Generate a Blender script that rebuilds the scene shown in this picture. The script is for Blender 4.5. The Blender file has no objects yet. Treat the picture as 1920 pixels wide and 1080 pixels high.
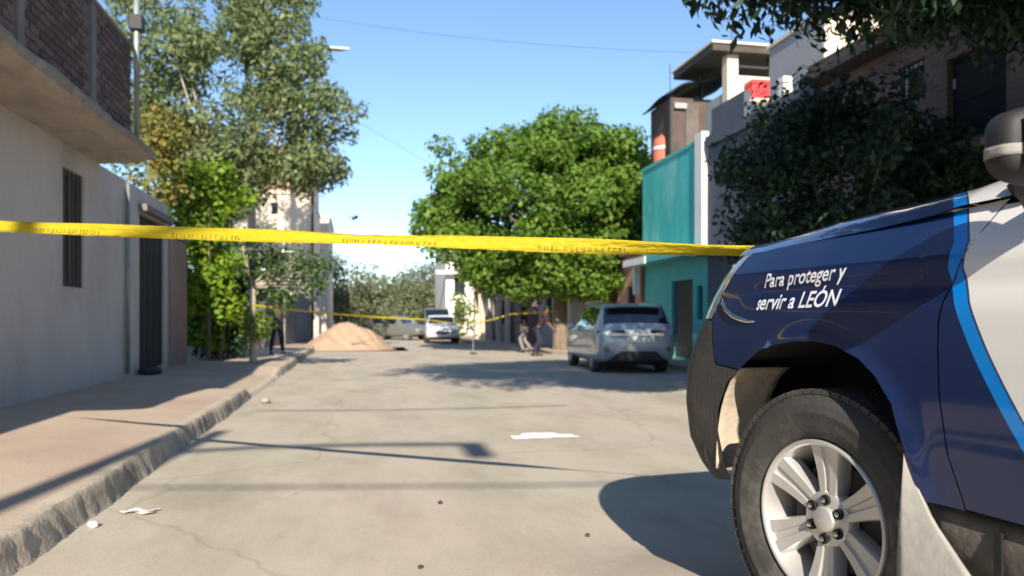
import bpy, bmesh, math, random
import numpy as np
from mathutils import Vector, Matrix
R = math.radians
random.seed(7); rng = np.random.default_rng(11)
scn = bpy.context.scene
col = scn.collection

# ------------------------------------------------------------------ camera, sky, sun, exposure
cam_d = bpy.data.cameras.new('camera'); cam = bpy.data.objects.new('camera', cam_d); col.objects.link(cam)
cam.location = (0, 0, 1.2); cam.rotation_euler = (R(90), 0, R(-11.3))
cam_d.sensor_width = 36; cam_d.lens = 27.19; cam_d.shift_y = 60/1920
cam_d.clip_start = .05; cam_d.clip_end = 3000
cam_d.dof.use_dof = True; cam_d.dof.focus_distance = 2.5; cam_d.dof.aperture_fstop = 3.0
scn.camera = cam
SUN_EL, SUN_AZ = 28.5, 7.0            # light travels towards +Y, a little towards +X
world = bpy.data.worlds.new('World'); scn.world = world; world.use_nodes = True
wn = world.node_tree.nodes; wl = world.node_tree.links
bg = wn['Background']; sky = wn.new('ShaderNodeTexSky'); sky.sky_type = 'NISHITA'
sky.sun_disc = False; sky.sun_elevation = R(SUN_EL); sky.sun_rotation = R(180 + SUN_AZ)
sky.altitude = 1000; sky.air_density = 1.0; sky.dust_density = 0.0; sky.ozone_density = 3.0
wl.new(sky.outputs[0], bg.inputs[0]); bg.inputs[1].default_value = 0.108
sd = bpy.data.lights.new('sun', 'SUN'); sun = bpy.data.objects.new('sun', sd); col.objects.link(sun)
sd.energy = 4.5; sd.angle = R(.5); sd.color = (1, .90, .76)
sun.rotation_euler = Vector((math.sin(R(SUN_AZ))*math.cos(R(SUN_EL)), math.cos(R(SUN_AZ))*math.cos(R(SUN_EL)), -math.sin(R(SUN_EL)))).to_track_quat('-Z', 'Y').to_euler()
scn.view_settings.view_transform = 'Standard'; scn.view_settings.look = 'None'
scn.view_settings.exposure = 1.03; scn.view_settings.gamma = 1.0
scn.render.engine = 'CYCLES'

# ------------------------------------------------------------------ materials
def nt(name):
    m = bpy.data.materials.new(name); m.use_nodes = True
    return m, m.node_tree.nodes, m.node_tree.links, m.node_tree.nodes['Principled BSDF']
def lerp(a, b, t): return a + (b - a)*t
def M(name, c, rough=.8, var=.18, scale=3., bump=.0, bscale=40., metal=0., coat=0., spec=.4, c2=None, stretch=(1, 1, 1), dirt=None, dscale=1.2, dthr=.55):
    m, n, l, p = nt(name)
    tc = n.new('ShaderNodeTexCoord'); mp = n.new('ShaderNodeMapping'); mp.inputs['Scale'].default_value = stretch
    l.new(tc.outputs['Object'], mp.inputs[0])
    nz = n.new('ShaderNodeTexNoise'); nz.inputs['Scale'].default_value = scale; nz.inputs['Detail'].default_value = 8; nz.inputs['Roughness'].default_value = .65
    l.new(mp.outputs[0], nz.inputs[0])
    cr = n.new('ShaderNodeValToRGB'); l.new(nz.outputs[0], cr.inputs[0])
    cr.color_ramp.elements[0].position = .3; cr.color_ramp.elements[1].position = .7
    a = [max(0, x*(1-var)) for x in c]; b = c2 or [min(1, x*(1+var)) for x in c]
    cr.color_ramp.elements[0].color = (*a, 1); cr.color_ramp.elements[1].color = (*b, 1)
    out = cr.outputs[0]
    if dirt:
        n2 = n.new('ShaderNodeTexNoise'); n2.inputs['Scale'].default_value = dscale; n2.inputs['Detail'].default_value = 10; n2.inputs['Roughness'].default_value = .7
        l.new(mp.outputs[0], n2.inputs[0])
        r2 = n.new('ShaderNodeValToRGB'); r2.color_ramp.elements[0].position = dthr; r2.color_ramp.elements[1].position = dthr+.16
        l.new(n2.outputs[0], r2.inputs[0])
        mx = n.new('ShaderNodeMixRGB'); l.new(r2.outputs[0], mx.inputs[0]); l.new(out, mx.inputs[1]); mx.inputs[2].default_value = (*dirt, 1)
        out = mx.outputs[0]
    l.new(out, p.inputs['Base Color'])
    p.inputs['Roughness'].default_value = rough; p.inputs['Metallic'].default_value = metal
    p.inputs['Coat Weight'].default_value = coat; p.inputs['Coat Roughness'].default_value = .04
    p.inputs['Specular IOR Level'].default_value = spec
    if bump:
        nb = n.new('ShaderNodeTexNoise'); nb.inputs['Scale'].default_value = bscale; nb.inputs['Detail'].default_value = 6
        l.new(tc.outputs['Object'], nb.inputs[0])
        bp = n.new('ShaderNodeBump'); bp.inputs['Strength'].default_value = bump; bp.inputs['Distance'].default_value = .02
        l.new(nb.outputs[0], bp.inputs['Height']); l.new(bp.outputs[0], p.inputs['Normal'])
    return m
def leafmat(name, ca, cb, cc=None, trans=.35):
    m, n, l, p = nt(name)
    g = n.new('ShaderNodeNewGeometry'); cr = n.new('ShaderNodeValToRGB'); l.new(g.outputs['Random Per Island'], cr.inputs[0])
    cr.color_ramp.elements[0].color = (*ca, 1); cr.color_ramp.elements[1].color = (*cb, 1)
    if cc:
        e = cr.color_ramp.elements.new(.86); e.color = (*cb, 1); cr.color_ramp.elements[2].color = (*cc, 1)
    l.new(cr.outputs[0], p.inputs['Base Color']); p.inputs['Roughness'].default_value = .55; p.inputs['Specular IOR Level'].default_value = .3
    tr = n.new('ShaderNodeBsdfTranslucent'); l.new(cr.outputs[0], tr.inputs[0])
    mx = n.new('ShaderNodeMixShader'); mx.inputs[0].default_value = trans
    l.new(p.outputs[0], mx.inputs[1]); l.new(tr.outputs[0], mx.inputs[2]); l.new(mx.outputs[0], n['Material Output'].inputs[0])
    return m
def brickmat(name, c1, c2, mortar, scale=1., axes=('Y', 'Z'), bw=.28, rh=.09):
    m, n, l, p = nt(name)
    tc = n.new('ShaderNodeTexCoord'); sp = n.new('ShaderNodeSeparateXYZ'); cb = n.new('ShaderNodeCombineXYZ')
    l.new(tc.outputs['Object'], sp.inputs[0]); l.new(sp.outputs[axes[0]], cb.inputs[0]); l.new(sp.outputs[axes[1]], cb.inputs[1])
    b = n.new('ShaderNodeTexBrick'); l.new(cb.outputs[0], b.inputs[0]); b.inputs['Scale'].default_value = scale
    b.inputs['Brick Width'].default_value = bw; b.inputs['Row Height'].default_value = rh; b.inputs['Mortar Size'].default_value = .012
    b.inputs['Color1'].default_value = (*c1, 1); b.inputs['Color2'].default_value = (*c2, 1); b.inputs['Mortar'].default_value = (*mortar, 1)
    nz = n.new('ShaderNodeTexNoise'); nz.inputs['Scale'].default_value = 1.6; nz.inputs['Detail'].default_value = 9; l.new(tc.outputs['Object'], nz.inputs[0])
    mx = n.new('ShaderNodeMixRGB'); mx.blend_type = 'MULTIPLY'; mx.inputs[0].default_value = .6
    l.new(b.outputs[0], mx.inputs[1]); l.new(nz.outputs[0], mx.inputs[2]); l.new(mx.outputs[0], p.inputs['Base Color'])
    bp = n.new('ShaderNodeBump'); bp.inputs['Strength'].default_value = .6; bp.inputs['Distance'].default_value = .02; bp.invert = True
    l.new(b.outputs['Fac'], bp.inputs['Height']); l.new(bp.outputs[0], p.inputs['Normal']); p.inputs['Roughness'].default_value = .9
    return m

def road_material():
    m, n, l, p = nt('road_concrete')
    tc = n.new('ShaderNodeTexCoord')
    def noise(s, d=8, r=.6, st=(1, 1, 1)):
        mp = n.new('ShaderNodeMapping'); mp.inputs['Scale'].default_value = st; l.new(tc.outputs['Object'], mp.inputs[0])
        z = n.new('ShaderNodeTexNoise'); z.inputs['Scale'].default_value = s; z.inputs['Detail'].default_value = d; z.inputs['Roughness'].default_value = r
        l.new(mp.outputs[0], z.inputs[0]); return z.outputs[0]
    def ramp(src, stops):
        c = n.new('ShaderNodeValToRGB'); l.new(src, c.inputs[0]); e = c.color_ramp.elements
        while len(e) < len(stops): e.new(.5)
        for k, (pos, cc) in enumerate(stops): e[k].position = pos; e[k].color = (*cc, 1)
        return c.outputs[0]
    def mix(mode, f, a, b):
        x = n.new('ShaderNodeMixRGB'); x.blend_type = mode
        if isinstance(f, float): x.inputs[0].default_value = f
        else: l.new(f, x.inputs[0])
        l.new(a, x.inputs[1])
        if isinstance(b, tuple): x.inputs[2].default_value = (*b, 1)
        else: l.new(b, x.inputs[2])
        return x.outputs[0]
    base = ramp(noise(.45, 6, .6, (1, .7, 1)), [(.28, (.385, .345, .275)), (.45, (.46, .415, .325)), (.58, (.475, .405, .335)), (.74, (.505, .43, .355))])
    grime = ramp(noise(1.3, 9, .7, (1.2, .45, 1)), [(.42, (1, 1, 1)), (.60, (.80, .79, .77)), (.72, (.66, .65, .64))])
    x = mix('MULTIPLY', .75, base, grime)
    speck = ramp(noise(70, 4, .7), [(.35, (.72, .72, .72)), (.55, (1, 1, 1))])
    x = mix('MULTIPLY', .45, x, speck)
    spots = ramp(noise(5.5, 5, .55), [(.66, (1, 1, 1)), (.74, (.55, .54, .53))])
    x = mix('MULTIPLY', .6, x, spots)
    wv = n.new('ShaderNodeTexVoronoi'); wv.feature = 'DISTANCE_TO_EDGE'; wv.inputs['Scale'].default_value = .33
    nzv = n.new('ShaderNodeTexNoise'); nzv.inputs['Scale'].default_value = 2.2; l.new(tc.outputs['Object'], nzv.inputs[0])
    ad = n.new('ShaderNodeMixRGB'); ad.inputs[0].default_value = .25; l.new(tc.outputs['Object'], ad.inputs[1]); l.new(nzv.outputs['Color'], ad.inputs[2]); l.new(ad.outputs[0], wv.inputs[0])
    crack = ramp(wv.outputs['Distance'], [(0, (.45, .43, .41)), (.006, (1, 1, 1))])
    x = mix('MULTIPLY', .32, x, crack)
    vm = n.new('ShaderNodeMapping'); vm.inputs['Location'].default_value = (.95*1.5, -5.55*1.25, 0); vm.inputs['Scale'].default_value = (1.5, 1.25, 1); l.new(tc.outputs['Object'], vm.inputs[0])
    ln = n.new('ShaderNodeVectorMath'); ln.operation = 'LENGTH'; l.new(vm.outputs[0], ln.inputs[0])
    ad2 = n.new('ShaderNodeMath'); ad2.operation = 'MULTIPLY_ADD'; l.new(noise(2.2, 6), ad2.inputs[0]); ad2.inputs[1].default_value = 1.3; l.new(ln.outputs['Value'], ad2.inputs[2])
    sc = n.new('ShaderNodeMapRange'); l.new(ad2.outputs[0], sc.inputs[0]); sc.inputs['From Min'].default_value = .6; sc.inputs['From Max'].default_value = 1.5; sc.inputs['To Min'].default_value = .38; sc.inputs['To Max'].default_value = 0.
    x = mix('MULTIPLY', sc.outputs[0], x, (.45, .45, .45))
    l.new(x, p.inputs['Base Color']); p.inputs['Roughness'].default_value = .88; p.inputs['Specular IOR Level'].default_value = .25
    bp = n.new('ShaderNodeBump'); bp.inputs['Strength'].default_value = .35; bp.inputs['Distance'].default_value = .012
    l.new(noise(38, 8, .7), bp.inputs['Height']); l.new(bp.outputs[0], p.inputs['Normal'])
    return m

def livery_material():
    # navy front, light-blue swoosh, white behind it; a painted livery in the truck's own coordinates
    m, n, l, p = nt('truck_paint')
    tc = n.new('ShaderNodeTexCoord'); sp = n.new('ShaderNodeSeparateXYZ'); l.new(tc.outputs['Object'], sp.inputs[0])
    def mth(op, a, b=None):
        q = n.new('ShaderNodeMath'); q.operation = op
        for k, v in enumerate((a, b)):
            if v is None: continue
            if isinstance(v, (int, float)): q.inputs[k].default_value = v
            else: l.new(v, q.inputs[k])
        return q.outputs[0]
    t = mth('MAXIMUM', mth('SUBTRACT', 1.15, sp.outputs['Z']), 0)
    xs = mth('SUBTRACT', mth('SUBTRACT', -.448, mth('MULTIPLY', t, .35)), mth('MULTIPLY', mth('MULTIPLY', t, t), .38))
    yin = mth('MINIMUM', mth('MAXIMUM', mth('SUBTRACT', .968, mth('ABSOLUTE', sp.outputs['Y'])), 0.), .24)
    s = mth('SUBTRACT', mth('SUBTRACT', sp.outputs['X'], xs), mth('MULTIPLY', yin, .95))
    navy = mth('GREATER_THAN', s, 0.); lb = mth('GREATER_THAN', s, -.039); edge = mth('GREATER_THAN', s, -.046)  # edge is a thin dark shadow line painted beside the swoosh
    def mix(f, a, b):
        x = n.new('ShaderNodeMixRGB'); l.new(f, x.inputs[0])
        for k, v in ((1, a), (2, b)):
            if isinstance(v, tuple): x.inputs[k].default_value = (*v, 1)
            else: l.new(v, x.inputs[k])
        return x.outputs[0]
    x = mix(edge, (.70, .69, .66), (.03, .05, .10)); x = mix(lb, x, (.0, .20, .62)); x = mix(navy, x, (.0045, .015, .066))
    dn = n.new('ShaderNodeTexNoise'); dn.inputs['Scale'].default_value = 3.2; dn.inputs['Detail'].default_value = 10; dn.inputs['Roughness'].default_value = .7; l.new(tc.outputs['Object'], dn.inputs[0])
    dr = n.new('ShaderNodeValToRGB'); dr.color_ramp.elements[0].position = .5; dr.color_ramp.elements[1].position = .85; dr.color_ramp.elements[1].color = (.045, .045, .045, 1); l.new(dn.outputs[0], dr.inputs[0])
    x = mix(dr.outputs[0], x, (.35, .32, .28))
    l.new(x, p.inputs['Base Color']); p.inputs['Roughness'].default_value = .4; p.inputs['Specular IOR Level'].default_value = .15
    p.inputs['Coat Weight'].default_value = 1; p.inputs['Coat Roughness'].default_value = .05
    rr = n.new('ShaderNodeMapRange'); l.new(dn.outputs[0], rr.inputs[0]); rr.inputs['To Min'].default_value = .25; rr.inputs['To Max'].default_value = .5; l.new(rr.outputs[0], p.inputs['Roughness'])
    return m
def glassmat(name, c=(.02, .03, .035), rough=.05):
    m, n, l, p = nt(name); p.inputs['Base Color'].default_value = (*c, 1); p.inputs['Roughness'].default_value = rough
    p.inputs['Coat Weight'].default_value = 1; p.inputs['Specular IOR Level'].default_value = .6
    nz = n.new('ShaderNodeTexNoise'); nz.inputs['Scale'].default_value = 2; mr = n.new('ShaderNodeMapRange'); mr.inputs['To Min'].default_value = rough; mr.inputs['To Max'].default_value = rough+.08
    l.new(nz.outputs[0], mr.inputs[0]); l.new(mr.outputs[0], p.inputs['Roughness'])
    return m

def tapemat():
    m = leafmat('yellow_tape', (.80, .66, .045), (.80, .66, .045), None, .55); n, l = m.node_tree.nodes, m.node_tree.links; p = n['Principled BSDF']; p.inputs['Roughness'].default_value = .35
    tc = n.new('ShaderNodeTexCoord'); mp = n.new('ShaderNodeMapping'); mp.inputs['Scale'].default_value = (9, 9, 30); nz = n.new('ShaderNodeTexNoise'); nz.inputs['Scale'].default_value = 2.2; nz.inputs['Detail'].default_value = 4
    bp = n.new('ShaderNodeBump'); bp.inputs['Strength'].default_value = .8; bp.inputs['Distance'].default_value = .02
    l.new(tc.outputs['Object'], mp.inputs[0]); l.new(mp.outputs[0], nz.inputs[0]); l.new(nz.outputs[0], bp.inputs['Height']); l.new(bp.outputs[0], p.inputs['Normal']); return m
MAT = dict(
 road=road_material(), livery=livery_material(),
 ground=M('bare_earth', (.30, .25, .19), .95, .25, .5, .4, 12),
 pave=M('pavement_concrete', (.43, .315, .245), .92, .14, .7, .35, 35, c2=(.49, .40, .30), dirt=(.30, .26, .22), dscale=1.1, dthr=.60),
 kerb=M('kerb_concrete', (.37, .32, .25), .95, .3, 4, .4, 30, dirt=(.17, .14, .105), dscale=2.2, dthr=.55, stretch=(1, 1, .5)),
 kerb_top=M('kerb_top', (.45, .385, .29), .95, .15, 2.5, .35, 30, dirt=(.30, .26, .20), dscale=2.5, dthr=.58),
 plaster_grey=M('grey_plaster', (.51, .47, .43), .95, .13, .9, .3, 25, dirt=(.40, .365, .33), dscale=.8, dthr=.5, stretch=(1, 1, .55)),
 slab=M('raw_slab', (.43, .37, .30), .95, .28, 1.6, .5, 14, dirt=(.27, .225, .18), dscale=1.6, dthr=.52, stretch=(1.5, .6, 1)),
 slab_edge=M('slab_edge', (.27, .245, .22), .95, .3, 5, .9, 9, dirt=(.2, .18, .16), dscale=4, dthr=.55),
 mortar=M('mortar', (.17, .135, .125), .95, .2, 8, .6, 30),
 brick_a=M('brick_red', (.125, .078, .070), .95, .3, 9, .5, 50), brick_b=M('brick_brown', (.100, .072, .066), .95, .3, 9, .5, 50), brick_c=M('brick_pale', (.155, .110, .098), .95, .3, 9, .5, 50),
 castillo=M('concrete_column', (.21, .19, .18), .95, .15, 4, .4, 20),
 steel=M('galvanised_pipe', (.27, .30, .27), .5, .2, 6, metal=.4),
 iron=M('dark_iron', (.035, .034, .033), .55, .3, 8),
 gate_paint=M('gate_paint', (.075, .072, .072), .6, .3, 3, .2, 20, stretch=(1, 3, .5)),
 wood=M('weathered_shutter', (.12, .10, .088), .8, .3, 4, .3, 30, stretch=(1, 8, .6)),
 red_pillar=M('reddish_plaster', (.30, .215, .185), .95, .15, 2, .3, 25),
 rubber_black=M('black_plastic', (.02, .02, .022), .6, .3, 8),
 conc_pole=M('pole_concrete', (.50, .46, .40), .9, .15, 3, .3, 30),
 bark=M('bark', (.17, .13, .095), .95, .35, 7, .9, 14, stretch=(1, 1, .3)), bark_pale=M('pale_bark', (.36, .31, .25), .9, .25, 5, .6, 14, stretch=(1, 1, .3)),
 leaf_ficus=leafmat('ficus_leaves', (.07, .145, .02), (.165, .28, .035), (.24, .34, .055), .42),
 leaf_euc=leafmat('dusty_leaves', (.115, .155, .06), (.22, .27, .11), (.33, .36, .17), .42),
 leaf_vine=leafmat('vine_leaves', (.09, .17, .012), (.20, .31, .02), (.30, .38, .04)),
 leaf_boug=leafmat('yellowing_leaves', (.13, .15, .035), (.25, .21, .045), (.30, .17, .06)),
 leaf_shaded=leafmat('shaded_leaves', (.010, .028, .014), (.022, .052, .024), (.035, .075, .04), .2),  # near-black leaf colour that takes in the shade on these crowns
 leaf_far=leafmat('distant_leaves', (.12, .14, .075), (.19, .215, .11), (.25, .26, .15)),
 leaf_bush=leafmat('bush_leaves', (.10, .16, .02), (.19, .28, .04)),
 sand=M('sand', (.40, .272, .185), .98, .12, 3, .7, 45, dirt=(.32, .21, .14), dscale=1.6),
 cream=M('cream_plaster', (.72, .60, .47), .95, .07, 1.2, .15, 20, dirt=(.62, .52, .42), dscale=.6, dthr=.55),
 grey_and_shade=M('grey_wall_and_shade', (.34, .34, .35), .9, .08, 1.0, .15, 20), white_wall=M('white_plaster', (.74, .72, .68), .92, .08, 1.4, .15, 20, dirt=(.55, .52, .48), dthr=.6),  # the grey also colours the shaded street sides of the cream roof structures
 slate=M('shade_dark_slate', (.085, .10, .13), .9, .12, 1.0, .2, 20), turq=M('turquoise_paint', (.06, .44, .41), .8, .14, .8, .2, 18, dirt=(.22, .56, .53), dscale=.9, dthr=.50, stretch=(1, 1, .4)), turq_pale=M('pale_turquoise', (.10, .42, .40), .85, .12, 1.5, .2, 20),  # slate wall colour is darkened for the shade of nearby trees
 pink=M('pink_plaster', (.40, .235, .19), .92, .15, 1.2, .2, 20), purple_brown=M('mauve_plaster', (.235, .175, .175), .92, .15, 1.2, .2, 20), peach=M('peach_plaster', (.55, .40, .28), .92, .1, 1.2, .2, 20),
 brick_wall=brickmat('old_brickwork', (.24, .135, .105), (.17, .10, .085), (.21, .18, .16)), brick_far=brickmat('far_brickwork', (.55, .30, .20), (.46, .26, .18), (.55, .45, .38), axes=('X', 'Z')),
 dark_open=M('dark_interior', (.012, .011, .011), .9), door_dark=M('dark_door', (.028, .030, .034), .5, .3, 3), door_teal=M('teal_door', (.02, .13, .12), .6, .2, 3),
 glass=glassmat('window_glass'), car_glass=glassmat('car_glass', (.008, .012, .016), .04),
 tarp=M('black_tarp', (.018, .018, .02), .7, .3, 3, .5, 9), roof_dark=M('dark_roof_sheet', (.07, .058, .048), .8, .25, 3, .3, 20), rust=M('rusty_sheet', (.095, .068, .058), .9, .3, 3, .4, 15),
 red=M('red_plastic', (.62, .045, .05), .5, .1, 4), tinaco=M('terracotta_tank', (.52, .14, .085), .6, .12, 3),
 suv=M('blue_grey_metallic', (.37, .43, .46), .35, .06, 3, metal=.35, coat=1), white_car=M('white_car_paint', (.72, .72, .70), .35, .06, 3, coat=1), grey_van=M('grey_van_paint', (.13, .13, .12), .4, .1, 3, coat=.7),
 taillight=M('tail_light', (.16, .008, .01), .15, .2, 6, coat=1), headlight=M('headlight_lens', (.22, .245, .26), .10, .2, 30, coat=1), plate=M('number_plate', (.65, .65, .62), .5, .1, 5),
 tyre=M('tyre_rubber', (.045, .043, .040), .85, .2, 8, .12, 60, dirt=(.105, .098, .088), dscale=4, dthr=.48), alloy=M('alloy', (.52, .51, .49), .38, .06, 9, metal=.55, dirt=(.48, .45, .41), dscale=7, dthr=.62), disc=M('brake_parts', (.05, .048, .045), .6, .3, 8, metal=.4),
 plastic=M('grey_bumper_plastic', (.048, .045, .043), .62, .22, 6, .2, 60, dirt=(.085, .078, .07), dscale=2.5), liner=M('black_liner', (.012, .012, .012), .9), sunlit_dust=M('sunlit_dusty_liner', (.44, .37, .285), .95, .15, 6, .5, 14, dirt=(.16, .13, .10), dscale=16, dthr=.68),
 flap=M('pale_mud_flap', (.27, .26, .235), .7, .14, 6, .2, 25, dirt=(.26, .24, .21), dscale=4), sill=M('dirty_sill', (.115, .10, .085), .75, .3, 6, .2, 30), chrome=M('chrome', (.62, .62, .60), .18, .1, 6, metal=1.), lettering=M('white_lettering', (.72, .74, .78), .6, .05, 4),
 mirror_glass=glassmat('mirror_glass', (.045, .09, .105), .08),
 tape=tapemat(), ink=M('tape_ink', (.16, .13, .015), .7),
 wire=M('wire_black', (.02, .02, .02), .7), lamp=M('lamp_housing', (.62, .63, .64), .5, .1, 5),
 skin=M('skin', (.12, .065, .045), .6, .08, 8), hair=M('hair', (.012, .010, .009), .7, .3, 20), cloth_black=M('black_cloth', (.012, .013, .017), .9, .3, 10), cloth_olive=M('olive_cloth', (.07, .085, .035), .9, .35, 9), cloth_maroon=M('dark_maroon_cloth', (.035, .016, .018), .9, .3, 9), cloth_navy=M('navy_cloth', (.02, .022, .05), .9, .3, 9), cloth_pale=M('pale_grey_cloth', (.20, .19, .18), .9, .1, 9),
 corr=M('grey_sheet_metal', (.20, .205, .22), .6, .2, 2, metal=.2, stretch=(1, 1, .3)), paint_white=M('white_spill', (.82, .80, .76), .8, .06, 9), paper=M('paper', (.66, .64, .60), .8, .05, 9), stone=M('stone', (.30, .27, .24), .9, .2, 8),
 asphalt_patch=M('grey_patch', (.385, .345, .285), .95, .18, 5, .5, 40),
)

# ------------------------------------------------------------------ mesh helpers
def tag(o, label=None, cat=None, group=None, kind=None):
    for k, v in (('label', label), ('category', cat), ('group', group), ('kind', kind)):
        if v: o[k] = v
    return o
def empty(name, loc=(0, 0, 0), rz=0., label=None, cat=None, group=None):
    o = bpy.data.objects.new(name, None); o.location = loc; o.rotation_euler = (0, 0, rz); o.empty_display_size = .2
    col.objects.link(o); return tag(o, label, cat, group)
def link(name, me, mat=None, parent=None, smooth=False, bevel=0., solid=0.):
    if mat is not None and not me.materials: me.materials.append(mat)
    o = bpy.data.objects.new(name, me); col.objects.link(o)
    if parent is not None: o.parent = parent
    if smooth: me.polygons.foreach_set('use_smooth', [True]*len(me.polygons))
    if solid:
        s = o.modifiers.new('solid', 'SOLIDIFY'); s.thickness = abs(solid); s.offset = -1 if solid > 0 else 1
    if bevel:
        b = o.modifiers.new('bevel', 'BEVEL'); b.width = bevel; b.segments = 2; b.limit_method = 'ANGLE'; b.angle_limit = R(40); b.harden_normals = False
    return o
class MB:
    def __init__(s): s.v = []; s.f = []
    def quad(s, a, b, c, d): k = len(s.v); s.v += [tuple(a), tuple(b), tuple(c), tuple(d)]; s.f.append((k, k+1, k+2, k+3)); return s
    def poly(s, pts): k = len(s.v); s.v += [tuple(p) for p in pts]; s.f.append(tuple(range(k, k+len(pts)))); return s
    def box(s, x0, x1, y0, y1, z0, z1, mtx=None):
        k = len(s.v); P = [(x, y, z) for z in (z0, z1) for y in (y0, y1) for x in (x0, x1)]
        if mtx is not None: P = [tuple(mtx @ Vector(p)) for p in P]
        s.v += P
        s.f += [tuple(k+i for i in q) for q in ((0, 2, 3, 1), (4, 5, 7, 6), (0, 1, 5, 4), (2, 6, 7, 3), (0, 4, 6, 2), (1, 3, 7, 5))]; return s
    def tube(s, path, rad, n=8, cap=True):
        path = [Vector(p) for p in path]; rad = rad if hasattr(rad, '__len__') else [rad]*len(path); k0 = len(s.v)
        for i, p in enumerate(path):
            d = (path[min(i+1, len(path)-1)]-path[max(i-1, 0)]).normalized()
            a = d.cross(Vector((0, 0, 1)) if abs(d.z) < .9 else Vector((1, 0, 0))).normalized(); b = d.cross(a)
            for j in range(n):
                t = 2*math.pi*j/n; s.v.append(tuple(p + (a*math.cos(t)+b*math.sin(t))*rad[i]))
        for i in range(len(path)-1):
            for j in range(n):
                s.f.append((k0+i*n+j, k0+i*n+(j+1) % n, k0+(i+1)*n+(j+1) % n, k0+(i+1)*n+j))
        if cap:
            s.f.append(tuple(k0+j for j in range(n))[::-1]); s.f.append(tuple(k0+(len(path)-1)*n+j for j in range(n)))
        return s
    def lathe(s, prof, n=32, axis='z', c=(0, 0, 0)):      # prof: (radius, height) pairs
        k = len(s.v)
        for r, h in prof:
            for j in range(n):
                t = 2*math.pi*j/n; p = (r*math.cos(t), r*math.sin(t), h)
                if axis == 'y': p = (p[0], p[2], p[1])
                s.v.append((p[0]+c[0], p[1]+c[1], p[2]+c[2]))
        for i in range(len(prof)-1):
            for j in range(n):
                q = (k+i*n+j, k+i*n+(j+1) % n, k+(i+1)*n+(j+1) % n, k+(i+1)*n+j)
                s.f.append(q if axis == 'z' else q[::-1])
        return s
    def grid(s, fn, nu, nv):
        k = len(s.v)
        for i in range(nu):
            for j in range(nv): s.v.append(tuple(fn(i/(nu-1), j/(nv-1))))
        for i in range(nu-1):
            for j in range(nv-1): s.f.append((k+i*nv+j, k+(i+1)*nv+j, k+(i+1)*nv+j+1, k+i*nv+j+1))
        return s
    def build(s, name, mat, parent=None, smooth=False, bevel=0., solid=0., fix=True):
        me = bpy.data.meshes.new(name); me.from_pydata(s.v, [], s.f); me.update()
        if fix:
            bm = bmesh.new(); bm.from_mesh(me); bmesh.ops.remove_doubles(bm, verts=bm.verts, dist=1e-5); bmesh.ops.recalc_face_normals(bm, faces=bm.faces); bm.to_mesh(me); bm.free()
        return link(name, me, mat, parent, smooth, bevel, solid)
def box(name, mat, parent, x0, x1, y0, y1, z0, z1, bevel=0.): return MB().box(x0, x1, y0, y1, z0, z1).build(name, mat, parent, bevel=bevel)
def smooth_auto(o, ang=35):
    me = o.data; me.polygons.foreach_set('use_smooth', [True]*len(me.polygons))
    try: me.set_sharp_from_angle(angle=R(ang))
    except Exception: pass
    return o
def interp(x, pts):
    return float(np.interp(x, [p[0] for p in pts], [p[1] for p in pts]))
def sstep(t): t = min(1., max(0., t)); return t*t*(3-2*t)

# ------------------------------------------------------------------ setting: ground, road, pavements, kerbs
def rise(x, y):    # the near right part of the carriageway lies a little higher, where the pick-up stands
    return .176*sstep((x-.75)/.6)*sstep((4.0-y)/1.3)
KL, WL = -1.62, -4.0
def right_kerb(y): return interp(y, [(-40, 7.5), (22, 7.5), (32, 5.7), (140, 5.5)])
def right_wall(y): return interp(y, [(-40, 8.8), (23, 8.8), (34, 7.2), (140, 7.0)])
g = MB().grid(lambda u, v: (lerp(-900, 900, u), lerp(-300, 1500, v), -.06), 13, 13).build('ground', MAT['ground']); tag(g, 'bare earth ground under the street and houses', 'ground', kind='structure')
ys = sorted(set([-40, -20, -10, -5, -3] + list(np.arange(-2, 6, .35)) + [7, 9, 12, 16, 22, 26, 32, 45, 70, 100, 140]))
def road_fn():
    m = MB(); nx = 44
    for y in ys:
        for i in range(nx):
            x = lerp(KL-.06, right_kerb(y)+.06, i/(nx-1)); m.v.append((x, y, rise(x, y)))
    for j in range(len(ys)-1):
        for i in range(nx-1): k = j*nx+i; m.f.append((k, k+1, k+nx+1, k+nx))
    return m
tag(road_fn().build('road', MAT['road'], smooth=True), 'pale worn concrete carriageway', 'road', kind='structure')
# left pavement: gently tilted slab, ragged kerb
def kedge(y, k): return .014*math.sin(y*1.3+k)+.008*math.sin(y*5.7+2*k)+.010*math.sin(y*33.3+k*3)*math.sin(y*7.1)
def kz(y):
    h = .17 - .13*sstep((y-12.2)/.7)*(1-sstep((y-16.3)/1.6))
    return h
yk = list(np.arange(-6, 30, .16))+list(range(30, 72, 3))
pv = MB()
for y in yk:
    pv.v += [(KL-.13+.4*kedge(y, 1), y, kz(y)), (-2.2, y, lerp(kz(y), .18, .5)), (-3.0, y, .19), (WL-3.2, y, .20)]
for j in range(len(yk)-1):
    for i in range(3): k = j*4+i; pv.f.append((k, k+1, k+5, k+4))
pv = pv.build('left_pavement', MAT['pave'], smooth=True); tag(pv, 'pinkish concrete pavement along the grey house', 'pavement', kind='structure')
kb = MB(); prof = 7; qk = random.Random(9)
yk2 = list(np.arange(-6, 24, .055))+list(np.arange(24, 72, .8))
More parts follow.
